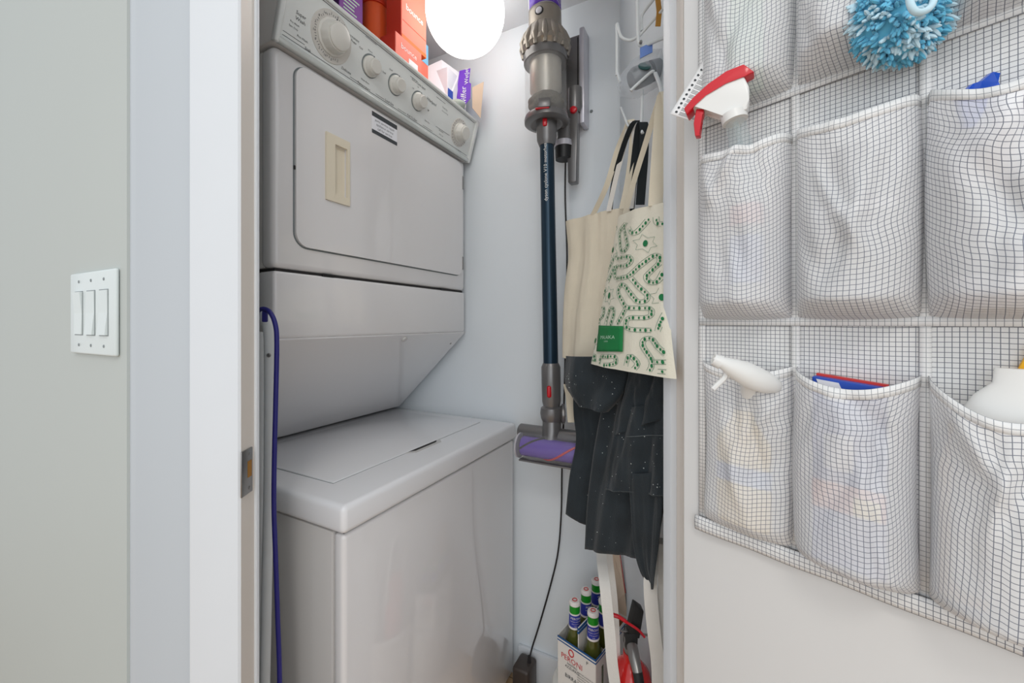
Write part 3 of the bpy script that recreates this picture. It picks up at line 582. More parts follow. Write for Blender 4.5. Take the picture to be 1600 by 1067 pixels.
def bagfn(d):
    k = 1+0.16*noise.noise(d*2.2+Vector((3, 1, 0)))+0.05*noise.noise(d*7)
    x = d.x*0.057*k; z = d.z*0.043*k+x*0.42; return R2*x+F2*(d.y*0.026*k)+Vector((0, 0, z))
obj('bag_film', B().ball(bc, 1, 5, bagfn), 'film', t)
obj('seal_strip', B().box((-0.014, -0.028, 0.0), (0.012, -0.026, 0.022), 0, 1, lambda x, y, z: PX(1004, 99, 0.88)+R2*x+F2*y+Vector((0, 0, z+x*0.5))), 'bluetag', t)
g = thing('gadget', 'grey round gadget with teal disc seen through the clear plastic bag', 'gadget', bc-Vector((0, 0, 0.04)))
dirv = (R2*0.9+Vector((0, 0, 0.4))).normalized()
obj('gadget_body', B().tube([bc-dirv*0.034, bc-dirv*0.026, bc+dirv*0.008, bc+dirv*0.012], [0.018, 0.023, 0.023, 0.016], 24), 'device', g)
obj('gadget_ring', B().tube([bc+dirv*0.016, bc+dirv*0.036], [0.022, 0.019], 24), 'device', g)
obj('teal_disc', B().lathe([(0, 0.013), (0.002, 0.013)], bc-dirv*0.010-F2*0.0225+Vector((0, 0, 0.006)), -F2+Vector((0, 0, 0.6)), 20), 'teal', g)
tag(obj('leather_strap', B().ribbon([PX(1026, -30, 0.83), PX(1028, 0, 0.826), PX(1030, 18, 0.822), PX(1028, 41, 0.82)], R2*0.0105, 0.0016), 'amber'), 'short amber strap dangling from the wire rack', 'strap')

# ------------------------------------------------------------------ cloth things on the hooks
def curve(pts, b):
    n = len(pts)-1; x = b*n; i = min(int(x), n-1); f = x-i
    a0, a1, a2, a3 = (Vector(pts[max(i-1, 0)]), Vector(pts[i]), Vector(pts[i+1]), Vector(pts[min(i+2, n)]))
    return 0.5*((2*a1)+(a2-a0)*f+(2*a0-5*a1+4*a2-a3)*f*f+(3*a1-a0-3*a2+a3)*f**3)
def sheet(left, right, amp=0.006, fr_=2.5, seed=0.0, bulge=0.0, vert=0.4):
    lw = [PX(*p) for p in left]; rw = [PX(*p) for p in right]
    nn = ((rw[0]-lw[0]).cross(Vector((0, 0, 1)))).normalized()
    if nn.dot(F2) > 0: nn = -nn
    def fn(a, b, lift=0):
        p = curve(lw, b).lerp(curve(rw, b), a); e = math.sin(PI*min(max(a, 0), 1))**0.5 if 0 < a < 1 else 0
        k = amp*(noise.noise(Vector((a*fr_*2.2+seed, b*fr_*vert, seed*1.7)))+0.5*math.sin(a*fr_*5+b*2.2+seed*3)+0.35*noise.noise(Vector((a*fr_*6, b*fr_*2.2, seed+5))))
        return p+nn*(k*(0.35+0.65*e)+bulge*e+lift)
    return fn
# plain canvas tote
tb = thing('tote_bag', 'plain natural canvas tote bag hanging behind the green-patterned one', 'bag', PX(915, 585, 1.0))
fnA = sheet([(884, 346, 1.12), (888, 400, 1.12), (883, 450, 1.12), (880, 500, 1.12), (879, 558, 1.12)], [(985, 322, 0.96), (982, 380, 0.96), (975, 450, 0.96), (965, 520, 0.96), (955, 582, 0.96)], 0.007, 2.6, 2.3, 0.010)
def closed(fn, gap, nu=40, nv=40):
    b = B(); b.grid(fn, nu, nv); b.grid(lambda a, c: fn(a, c)+F2*(gap*(max(0, math.sin(PI*a))**0.5)*max(0, math.sin(PI*min(c*0.5+0.5, 1)))**0.5), nu, nv); return b
obj('bag_body', closed(fnA, 0.022), 'canvas', tb)
hk = PX(984, 190, 0.92)
obj('handle', B().ribbon(spline([fnA(0.50, 0.01), PX(948, 290, 0.985), PX(966, 232, 0.955), PX(981, 196, 0.92), hk+Vector((0, 0, 0.004)), PX(989, 197, 0.91), PX(987, 240, 0.925), PX(980, 290, 0.945), PX(972, 326, 0.955)], 6), (R2*0.85-F2*0.35)*0.016), 'canvas', tb)
obj('handle', B().ribbon(spline([PX(951, 330, 0.99), PX(962, 280, 0.97), PX(976, 225, 0.94), PX(985, 192, 0.915), PX(990, 200, 0.905), PX(992, 250, 0.93), PX(986, 326, 0.955)], 6), (R2*0.85-F2*0.35)*0.013), 'whitecloth', tb)
# patterned tote
tp = thing('tote_bag', 'cream canvas tote bag printed with green dotted loops and a green label', 'bag', PX(990, 600, 0.8))
TL = [(969, 338, 0.93), (958, 395, 0.93), (947, 450, 0.93), (936, 510, 0.93), (924, 568, 0.93)]
TR = [(1047, 315, 0.71), (1046, 380, 0.70), (1047, 450, 0.69), (1050, 520, 0.66), (1058, 592, 0.632)]
fnB = sheet(TL, TR, 0.0035, 2.0, 7.1, 0.016)
obj('bag_body', closed(fnB, 0.02, 44, 44), 'canvas2', tp)
hk2 = PX(1035, 148, 0.79)
obj('handle', B().ribbon(spline([PX(977, 333, 0.905), PX(990, 285, 0.875), PX(1010, 220, 0.835), PX(1027, 165, 0.80), hk2+Vector((0, 0, 0.006)), PX(1040, 160, 0.775), PX(1044, 210, 0.755), PX(1046, 260, 0.74), PX(1047, 318, 0.72)], 6), (R2*0.85-F2*0.3)*0.013), 'canvas', tp)
obj('handle', B().ribbon(spline([PX(1024, 321, 0.752), PX(1027, 270, 0.765), PX(1031, 210, 0.78), PX(1034, 165, 0.786), PX(1036, 148, 0.783)], 6), [(R2*0.9-F2*0.3)*w_ for w_ in ([0.027]*18+[0.024]*7)]), 'canvas', tp)
def bagab(cx, cy):   # sighted print position -> cloth parameters
    x, y = cx/2.54+780, cy/2.54+200
    lo, hi = 0.0, 1.0
    b = (y-330)/245
    for _ in range(8):
        l = curve(TL, min(max(b, 0), 1)); r = curve(TR, min(max(b, 0), 1)); a = (x-l[0])/(r[0]-l[0])
        a = min(max(a, 0.02), 0.98); yy = lerp(l[1], r[1], a); b += (y-yy)/262
    return a, min(max(b, 0.01), 0.985)
def onbag(cx, cy, lift=0.0016): a, b = bagab(cx, cy); return fnB(a, b, lift)
def inside(cx, cy):
    a, b = bagab(cx, cy); return 0.03 < a < 0.97 and 0.08 < b < 0.98
hair = [[(550, 368), (528, 388), (506, 412), (512, 455), (524, 484), (545, 486), (562, 466), (550, 430), (532, 396)],
        [(566, 392), (576, 410), (592, 414), (606, 398), (628, 362)], [(650, 352), (654, 378), (672, 380)],
        [(484, 496), (500, 516), (540, 512), (572, 510), (576, 530), (556, 546), (505, 548), (492, 568), (500, 594), (540, 594), (570, 586), (600, 552), (640, 508), (660, 510), (660, 535), (640, 562), (622, 590), (634, 612), (656, 608), (672, 566)],
        [(575, 590), (600, 628), (626, 664), (622, 686), (600, 690), (580, 664), (556, 628), (536, 624), (524, 648), (540, 680), (562, 712), (600, 716), (636, 718), (640, 742), (622, 754), (574, 756), (562, 778), (576, 800), (640, 804)],
        [(562, 712), (546, 746), (526, 782)], [(420, 610), (440, 566), (478, 520)], [(448, 612), (470, 578), (488, 546)], [(400, 690), (416, 680), (434, 640), (410, 640)],
        [(380, 780), (400, 720), (434, 716), (436, 742), (412, 762), (414, 790)], [(456, 782), (480, 722), (504, 720), (508, 742), (494, 784)], [(660, 808), (668, 770), (680, 730)],
        [(640, 980), (650, 930), (620, 870), (622, 842), (644, 838), (664, 870), (688, 900)], [(650, 932), (690, 930)], [(668, 968), (702, 970)], [(445, 950), (448, 912), (480, 912), (520, 912), (526, 936), (500, 945), (470, 945)], [(568, 950), (580, 908), (606, 938), (596, 962)],
        [(392, 940), (400, 900), (412, 940)], [(460, 420), (480, 390)], [(676, 470), (684, 520)]]
pb, pl = B(), B()
def disc(b, c, r, lift=0.0017, n=8):
    a0, b0 = bagab(*c); o = fnB(a0, b0, lift); ea = (fnB(min(a0+0.02, 0.99), b0, lift)-o).normalized(); eb = (fnB(a0, max(b0-0.02, 0), lift)-o).normalized()
    b.face([o+(ea*math.cos(2*PI*k/n)+eb*math.sin(2*PI*k/n))*r for k in range(n)])
for path in hair:
    pts = spline([(x, y, 0) for x, y in path], 10); acc = 0; last = pts[0]; i = 0
    for k, p in enumerate(pts):
        acc += (p-last).length; last = p
        if acc > 12.5 and inside(p.x, p.y): disc(pb, (p.x, p.y), 0.0036 if i % 2 else 0.0026); acc = 0; i += 1
    for sgn in (-8.5, 8.5):
        prev = None
        for k in range(0, len(pts), 3):
            d = (pts[min(k+1, len(pts)-1)]-pts[max(k-1, 0)]).normalized(); q = pts[k]+Vector((-d.y, d.x, 0))*sgn
            if prev is not None and inside(q.x, q.y) and inside(prev.x, prev.y):
                A, Cc = onbag(prev.x, prev.y), onbag(q.x, q.y); v = (Cc-A)
                if 1e-5 < v.length < 0.03:
                    h = v.cross(F2).normalized()*0.00045; pl.face([A-h, Cc-h, Cc+h, A+h])
            prev = q
for (cx, cy, r) in ((619, 456, 0.0065), (464, 483, 0.0065), (466, 665, 0.0072), (668, 672, 0.0065), (385, 844, 0.0065)):
    disc(pb, (cx, cy), r, n=16)
    st_ = []
    for k in range(13):
        rr = 38 if k % 2 == 0 else 23; a = 2*PI*k/12+0.3; st_.append((cx+rr*0.95*math.cos(a), cy+rr*math.sin(a)))
    for k in range(12):
        if inside(*st_[k]) and inside(*st_[k+1]):
            A, Cc = onbag(*st_[k]), onbag(*st_[k+1]); h = (Cc-A).cross(F2).normalized()*0.00035; pl.face([A-h, Cc-h, Cc+h, A+h])
obj('printed_dots', pb, 'green', tp, smooth=False, weld=False)['kind'] = 'stuff'; obj('printed_outlines', pl, 'printink', tp, smooth=False, weld=False)['kind'] = 'stuff'
lb = B().grid(lambda a, b: onbag(lerp(418, 556, a), lerp(784, 888, b)+4*a, 0.0035), 8, 8); lab = obj('sewn_label', lb, 'label', tp, solid=0.001)
b = B(); text_into(b, 'MALAIKA', 20, lambda x, y: onbag(482+x, 833-y, 0.0046)); text_into(b, 'DUKA', 9, lambda x, y: onbag(482+x, 849-y, 0.0046))
obj('label_lettering', b, 'pale', lab, smooth=False, weld=False)
# aprons
def cloth(par, name, left, right, m='apron', **k):
    fn = sheet(left, right, **k); o = obj(name, B().grid(fn, 36, 36), m, par, solid=0.0018); return fn, o
ap = thing('apron', 'dark denim apron hanging rearmost, its lower corner beside the vacuum head', 'apron', PX(910, 825, 1.02))
fa, o = cloth(ap, 'skirt_panel', [(895, 560, 1.06), (896, 640, 1.05), (900, 690, 1.045), (890, 745, 1.045), (884, 803, 1.045)], [(975, 560, 0.98), (975, 640, 0.97), (975, 700, 0.97), (960, 770, 0.97), (945, 838, 0.97)], amp=0.006, fr_=1.8, seed=1.1)
cloth(ap, 'side_panel', [(1036, 560, 0.80), (1036, 680, 0.79), (1037, 770, 0.785), (1042, 870, 0.78), (1049, 985, 0.775)], [(1058, 560, 0.76), (1058, 700, 0.76), (1060, 800, 0.755), (1060, 900, 0.755), (1056, 990, 0.755)], amp=0.003, fr_=1.5, seed=4)
obj('neck_strap', B().ribbon(spline([PX(952, 570, 1.06), PX(950, 400, 1.05), PX(958, 290, 0.99), PX(985, 200, 0.90), PX(1003, 195, 0.89), PX(1004, 240, 0.89)], 6), R2*0.012), 'strap', ap)
obj('waist_tie', B().ribbon([PX(893, 660, 1.075), PX(890, 620, 1.08), PX(886, 600, 1.085)], R2*0.02), 'canvas', ap)
ap2 = thing('apron', 'black denim apron in front with stitched pocket and hanging tail', 'apron', PX(980, 915, 0.86))
fb, o = cloth(ap2, 'skirt_panel', [(950, 540, 0.965), (947, 610, 0.955), (936, 665, 0.95), (926, 725, 0.945), (918, 785, 0.945), (913, 858, 0.945)], [(1048, 540, 0.775), (1049, 610, 0.765), (1049, 680, 0.765), (1045, 745, 0.77), (1036, 800, 0.78), (1022, 876, 0.80)], amp=0.010, fr_=2.6, seed=2.7)
cloth(ap2, 'tail', [(982, 740, 0.81), (986, 800, 0.81), (990, 850, 0.81), (1001, 892, 0.81), (1017, 918, 0.81)], [(1038, 740, 0.745), (1036, 790, 0.75), (1031, 840, 0.76), (1025, 885, 0.77), (1020, 921, 0.78)], amp=0.006, fr_=1.6, seed=6.2)
fp, pk = cloth(ap2, 'pocket_flap', [(968, 640, 0.855), (957, 690, 0.86), (949, 735, 0.865), (945, 766, 0.865)], [(1049, 625, 0.735), (1048, 690, 0.735), (1048, 740, 0.735), (1047, 776, 0.735)], amp=0.012, fr_=2.2, seed=9.4)
fe, o = cloth(ap2, 'bunched_bib', [(884, 556, 1.035), (882, 585, 1.03), (886, 606, 1.025), (905, 628, 1.01)], [(992, 556, 0.87), (985, 590, 0.87), (972, 620, 0.875), (952, 643, 0.90)], amp=0.010, fr_=1.8, seed=3.3, bulge=0.03)
cloth(ap2, 'bib_fold', [(985, 556, 0.855), (980, 590, 0.855), (972, 630, 0.855), (962, 680, 0.86)], [(1049, 556, 0.735), (1049, 590, 0.735), (1049, 615, 0.735), (1049, 650, 0.735)], amp=0.012, fr_=2.4, seed=5.5)
b = B()
for k in range(60):
    a = k/60; b.tube([fp(a, 0.965, 0.0022), fp(a+0.009, 0.965, 0.0022)], 0.0005, 5)
obj('hem_stitching', b, 'stitch', ap2)
b = B(); b.tube([fp(k/30*0.6+0.3, 0.28, 0.0022) for k in range(31)], 0.0008, 5); obj('pocket_stitching', b, 'stitch', ap2)
b = B(); random.seed(3)
for k in range(130):
    f_, = random.choices((fb, fp, fe, fa), (5, 4, 3, 1)); a, c = random.uniform(0.06, 0.94), random.uniform(0.04, 0.96); o_ = f_(a, c, 0.002); r = random.uniform(0.0004, 0.0013)
    b.face([o_+(R2*math.cos(q*PI/3)+Vector((0, 0, 1))*math.sin(q*PI/3))*r*random.uniform(0.6, 1.2) for q in range(6)])
obj('flour_flecks', b, 'fleck', ap2, smooth=False, weld=False)['kind'] = 'stuff'
obj('neck_strap', B().ribbon(spline([PX(985, 600, 0.985), PX(982, 400, 0.985), PX(986, 310, 0.955), PX(994, 240, 0.92), PX(1000, 198, 0.885), PX(1006, 195, 0.875), PX(1006, 240, 0.885), PX(1000, 320, 0.90)], 6), R2*0.020), 'strap', ap2)

# ------------------------------------------------------------------ floor of the closet: tub, beer carrier, extinguisher, white bag
BK = W(0.212, 1.095, 0)
t = thing('plastic_tub', 'round white lidded tub standing on the floor under the beer carrier', 'tub', BK)
obj('tub_wall', B().lathe([(0, 0.085), (0.004, 0.088), (0.196, 0.097)], BK, (0, 0, 1), 48), 'tub', t)
obj('tub_lid', B().lathe([(0.190, 0.102), (0.203, 0.103), (0.2065, 0.1005), (0.2055, 0.094), (0.2058, 0.01)], BK, (0, 0, 1), 48), 'tub', t)
# carrier frame: i along the long side, j across
G0 = Vector((0.1686, 1.084)); GI = Vector((0.0385, 0.0435)); GJ = Vector((0.0415, -0.0395)); CZ0 = 0.209
def CR(i, j, z): q = G0+GI*i+GJ*j; return W(q.x, q.y, z)
t = thing('beer_carrier', 'white cardboard beer carrier with blue edging on the tub', 'carrier', CR(1, 0.5, CZ0))
i0, i1, j0, j1 = -0.56, 2.45, -0.56, 1.46; zf, zs = 0.350, 0.352
def wallp(name, p, q, z0, za, zb, th=0.02, m='carton', inner=True):
    b = B(); A, C = Vector(p), Vector(q); d = (C-A); n = Vector((-d.y, d.x)).normalized()*th
    vs = [CR(*A, z0), CR(*C, z0), CR(*C, zb), CR(*A, za)]; v2 = [CR(*(A+n), z0), CR(*(C+n), z0), CR(*(C+n), zb), CR(*(A+n), za)]
    a = [b.bm.verts.new(v) for v in vs]; c = [b.bm.verts.new(v) for v in v2]
    b.bm.faces.new(a); b.bm.faces.new(c[::-1])
    for k in range(4): b.bm.faces.new([a[k], c[k], c[(k+1) % 4], a[(k+1) % 4]])
    return obj(name, b, m, t, smooth=False)
wallp('end_panel', (i0, j0), (i0, j1), CZ0, zs, zf)              # faces the camera, left
wallp('side_panel', (i0, j1), (i1, j1), CZ0, zf, zs+0.012)
wallp('side_panel', (i1, j0), (i0, j0), CZ0, zs+0.01, zs)
wallp('end_panel', (i1, j1), (i1, j0), CZ0, 0.362, 0.362)
obj('carrier_base', B().prism([(i0, j0), (i1, j0), (i1, j1), (i0, j1)], CR, CZ0, CZ0+0.003), 'cartonin', t)
obj('inner_lining', B().prism([(i1-0.05, j0+0.05), (i1-0.05, j1-0.05), (i1-0.08, j1-0.05), (i1-0.08, j0+0.05)], CR, CZ0+0.003, 0.358), 'cartonin', t)
obj('handle_panel', B().prism([(i0+0.1, 0.48), (i1-0.1, 0.48), (i1-0.1, 0.52), (i0+0.1, 0.52)], CR, CZ0+0.003, 0.400), 'carton', t)
for z_ in (0.384, 0.393): obj('handle_stripe', B().prism([(i0+0.08, 0.46), (i1-0.08, 0.46), (i1-0.08, 0.54), (i0+0.08, 0.54)], CR, z_, z_+0.006), 'cblue', t)
for n_i in range(2): obj('divider', B().prism([(n_i+0.49, j0+0.03), (n_i+0.51, j0+0.03), (n_i+0.51, j1-0.03), (n_i+0.49, j1-0.03)], CR, CZ0+0.003, 0.335), 'carton', t)
for z_, h_ in ((0.3485, 0.004), (0.341, 0.003)):
    obj('blue_edging', B().prism([(i0-0.03, j0-0.02), (i0-0.03, j1+0.03), (i1, j1+0.03), (i1, j1), (i0, j1), (i0, j0-0.02)], CR, z_, z_+h_), 'cblue', t)
# end flap, cream with red edge
fl = quad('raised_flap', [CR(i1+0.05, 0.35, 0.355), CR(i1+0.05, j1, 0.355), CR(i1-0.1, 1.40, 0.43), CR(i1+0.3, 0.9, 0.52), CR(i1+0.3, 0.45, 0.53)], 'kraft', 0.0015, t)
obj('flap_edge', B().tube([CR(i1+0.29, 0.92, 0.525), CR(i1-0.1, 1.42, 0.432)], 0.001, 6), 'cred', t)
b = B()
def ctext(s, size, jj, z_, al='CENTER'): text_into(b, s, size, lambda x, y: CR(i0-0.035, jj+x/0.0573, z_+y), al)
ctext('PERONI', 0.0195, 0.22, 0.308)
ring = [CR(i0-0.035, 0.20+0.0075*math.cos(2*PI*k/24)/0.0573, 0.328+0.0085*math.sin(2*PI*k/24)) for k in range(24)]
b.tube(ring, 0.0014, 6, close=True); obj('brand_lettering', b, 'cred', t, smooth=False, weld=False)
b = B(); ctext('NASTRO', 0.008, 0.25, 0.296); ctext('AZZURRO', 0.0095, 0.25, 0.287); ctext('BIRRA', 0.014, 0.18, 0.262)
for k in range(7): ctext('imported premium lager beer', 0.0055, 1.1, 0.292-k*0.0065)
ctext('P', 0.012, 1.05, 0.33); obj('small_lettering', b, 'ink', t, smooth=False, weld=False)['kind'] = 'stuff'
# bottles
def bottle(): 
    r = thing('beer_bottle', '', 'bottle', (0, 0, 0), 'beer bottles in the carrier'); z = lambda p, n=24: B().lathe(p, (0, 0, 0), (0, 0, 1), n)
    obj('glass', z([(0, 0.026), (0.004, 0.028), (0.105, 0.028), (0.125, 0.0245), (0.150, 0.0165), (0.17, 0.0145), (0.2, 0.0135), (0.226, 0.013)]), 'glassb', r, local=True)
    obj('foil', z([(0.200, 0.0142), (0.224, 0.0139)]), 'gfoil', r, local=True)
    nl = obj('neck_label', z([(0.168, 0.0156), (0.200, 0.0147)]), 'blabel', r, local=True)
    obj('label_band', z([(0.163, 0.0164), (0.168, 0.0160)]), 'cap', r, local=True)
    obj('label_band', z([(0.199, 0.0152), (0.2025, 0.0150)]), 'cap', r, local=True)
    obj('bottle_cap', B().lathe([(0.222, 0.0148), (0.230, 0.0146), (0.2325, 0.0125), (0.233, 0.004)], (0, 0, 0), (0, 0, 1), 42, lambda h, f: 1+(0.03*math.cos(f*2*PI*21) if h < 0.228 else 0)), 'cap', r, local=True)
    ck = B(); ck.tube([(0.0058*math.cos(2*PI*k/20), 0.0058*math.sin(2*PI*k/20), 0.2332) for k in range(20)], 0.0012, 5, close=True); obj('cap_emblem', ck, 'cred', r, local=True)
    lt = B()
    for s_, z_, sz in (('PERONI', 0.192, 0.0085), ('NASTRO AZZURRO', 0.184, 0.0035), ('birra superiore', 0.178, 0.0035), ('italia', 0.172, 0.004)):
        text_into(lt, s_, sz, lambda x, y, z_=z_: Vector((0.0164*math.sin(x/0.0158), -0.0164*math.cos(x/0.0158), z_+y)))
    obj('label_lettering', lt, 'cap', r, local=True, smooth=False, weld=False)
    return r
spots = [(0, 0, 'beer bottle at the left end of the carrier, nearest the wall cord'), (1, 0, 'beer bottle in the middle of the back row of the carrier'), (2, 0, 'beer bottle rearmost in the carrier, highest in view'),
         (0, 1, 'beer bottle at the front corner of the carrier, its neck label facing forward'), (1, 1, 'beer bottle behind the front one, half hidden by the white strap')]
b0 = bottle()
for k, (i, jj, lab_) in enumerate(spots):
    if k == 0: r = b0
    else:
        r = b0.copy(); COL.objects.link(r)
        for c in b0.children:
            d = c.copy(); d.parent = r; COL.objects.link(d)
    r.location = CR(i, jj, CZ0+0.0032); r['label'] = lab_; r.rotation_euler = (0, 0, TH+(0.05, 0.7, 0.9, -0.1, 0.9)[k])
# fire extinguisher in a white cotton bag
EX = W(0.266, 0.905, 0.012)
t = thing('fire_extinguisher', 'red fire extinguisher with black handle and hose inside the white cotton bag', 'fire extinguisher', EX)
obj('cylinder', B().lathe([(0, 0.042), (0.006, 0.046), (0.375, 0.046), (0.400, 0.040), (0.416, 0.026), (0.424, 0.017), (0.440, 0.016)], EX, (0, 0, 1), 40), 'extred', t)
vb = EX+Vector((0, 0, 0.440))
obj('valve_body', B().lathe([(0, 0.014), (0.03, 0.014), (0.034, 0.012), (0.05, 0.012)], vb, (0, 0, 1), 20), 'steel', t)
def EXB(x, y, z): return vb+R2*x+F2*y+Vector((0, 0, z))
obj('handle_lever', B().prism([(-0.012, 0.045), (0.014, 0.036), (0.024, 0.098), (0.004, 0.112)], lambda x, z, y: EXB(x+0.003, y, z), -0.012, 0.012, 0.003), 'rubber', t)
obj('carry_handle', B().prism([(-0.014, 0.012), (0.012, 0.012), (0.014, 0.048), (-0.012, 0.05)], lambda x, z, y: EXB(x, y, z), -0.014, 0.014, 0.004), 'rubber', t)
obj('handle_pin', B().tube([EXB(-0.024, -0.004, 0.05), EXB(0.046, -0.006, 0.040)], 0.0024, 10), 'steel', t)
obj('red_tie', B().tube(spline([EXB(-0.052, -0.01, 0.092), EXB(-0.03, -0.014, 0.088), EXB(-0.012, -0.018, 0.078), EXB(0.012, -0.018, 0.062), EXB(0.026, -0.016, 0.045)], 5), [0.0045]*6+[0.004]*4+[0.0028]*11, 8), 'red', t)
obj('hose_fitting', B().tube([EXB(0, -0.012, 0.022), EXB(-0.002, -0.034, 0.014), EXB(0.0, -0.052, -0.004)], [0.012, 0.012, 0.010], 18), 'steel', t)
obj('hose', B().tube(spline([EXB(0.0, -0.050, -0.002), EXB(0.002, -0.066, -0.035), EXB(0.006, -0.070, -0.09), EXB(0.008, -0.068, -0.16), EXB(0.004, -0.062, -0.26)], 8), 0.0105, 16), 'rubber', t)
cb = thing('cotton_bag', 'white cotton bag on the floor with two long straps running up past the extinguisher', 'bag', W(0.255, 0.905, 0))
def bagring(b_, k): 
    a = 2*PI*k; r = 1+0.05*noise.noise(Vector((math.cos(a)*2, math.sin(a)*2, b_*3))); return W(0.252+0.057*math.cos(a)*r, 0.900+0.095*math.sin(a)*r, 0.001+0.235*b_)
obj('bag_body', B().grid(lambda a, b_: bagring(b_, a), 40, 12), 'whitecloth', cb, solid=0.0015)
obj('bag_bottom', B().prism([(0.052*math.cos(2*PI*k/24)+0.252, 0.09*math.sin(2*PI*k/24)+0.900) for k in range(24)], W, 0.001, 0.003), 'whitecloth', cb)
wv = (R2*0.95-F2*0.25)
obj('strap', B().ribbon(spline([PX(968, 1115, 0.86), PX(957, 1040, 0.865), PX(952, 980, 0.875), PX(945, 915, 0.90), PX(940, 868, 0.965), PX(943, 830, 0.985)], 6), wv*0.024, 0.002), 'whitecloth', cb)
obj('strap', B().ribbon(spline([PX(962, 1115, 0.93), PX(961, 1000, 0.94), PX(957, 930, 0.955), PX(950, 866, 0.985), PX(950, 830, 1.0)], 6), wv*0.022, 0.002), 'whitecloth', cb)
obj('strap', B().ribbon(spline([PX(1030, 1115, 0.80), PX(1028, 1040, 0.80), PX(1021, 980, 0.795), PX(1016, 915, 0.80), PX(1020, 880, 0.815), PX(1030, 840, 0.83)], 6), wv*0.026, 0.002), 'whitecloth', cb)
obj('strap', B().ribbon(spline([PX(1038, 1115, 0.80), PX(1036, 1010, 0.80), PX(1034, 930, 0.80), PX(1036, 850, 0.805)], 6), wv*0.016, 0.002), 'whitecloth', cb)

# ------------------------------------------------------------------ tube frame and blue cord behind the left jamb
t = thing('folding_frame', 'white bent steel tube frame leaning behind the left door jamb', 'frame', W(-0.44, 0.72, 0))
obj('frame_tube', B().tube(spline([PX(385, 500, 0.745), PX(394, 490, 0.74), PX(405, 489, 0.735), PX(415, 500, 0.73), PX(420, 525, 0.73), PX(421, 600, 0.73), PX(420, 760, 0.73), PX(417, 900, 0.73), PX(414, 1060, 0.73), PX(405, 1400, 0.73), PX(404, 1520, 0.73)], 6), 0.0085, 14), 'wire', t)
obj('frame_tube', B().tube(spline([PX(383, 540, 0.76), PX(396, 532, 0.76), PX(405, 545, 0.76), PX(407, 600, 0.76), PX(406, 1480, 0.76)], 6), 0.0075, 12), 'wire', t)
obj('cross_clip', B().tube([PX(418, 545, 0.73), PX(424, 532, 0.732), PX(428, 528, 0.735)], 0.0035, 8), 'wire', t)
obj('rivet', B().lathe([(0, 0.004), (0.002, 0.003)], PX(420, 555, 0.72), -F2, 10), 'steel', t)
t = thing('blue_rope', 'long blue cord draped over the white tube by the door jamb', 'cord', PX(437, 1060, 0.71))
obj('cord', B().tube(spline([PX(396, 496, 0.73), PX(403, 486, 0.722), PX(412, 482.5, 0.712), PX(422, 488, 0.705), PX(430, 506, 0.703), PX(432.5, 535, 0.703), PX(431, 620, 0.703), PX(429, 700, 0.703), PX(428, 790, 0.703), PX(431, 880, 0.703), PX(434, 970, 0.703), PX(437, 1080, 0.703), PX(434, 1250, 0.703), PX(420, 1500, 0.705)], 6), 0.0040, 10), 'blue', t)
obj('cord_clip', B().box((-0.004, 0, -0.016), (0.005, 0.006, 0.004), 0.002, 2, lambda x, y, z: PX(412, 489, 0.708)+R2*x+F2*y+Vector((0, 0, z))), 'blue', t)

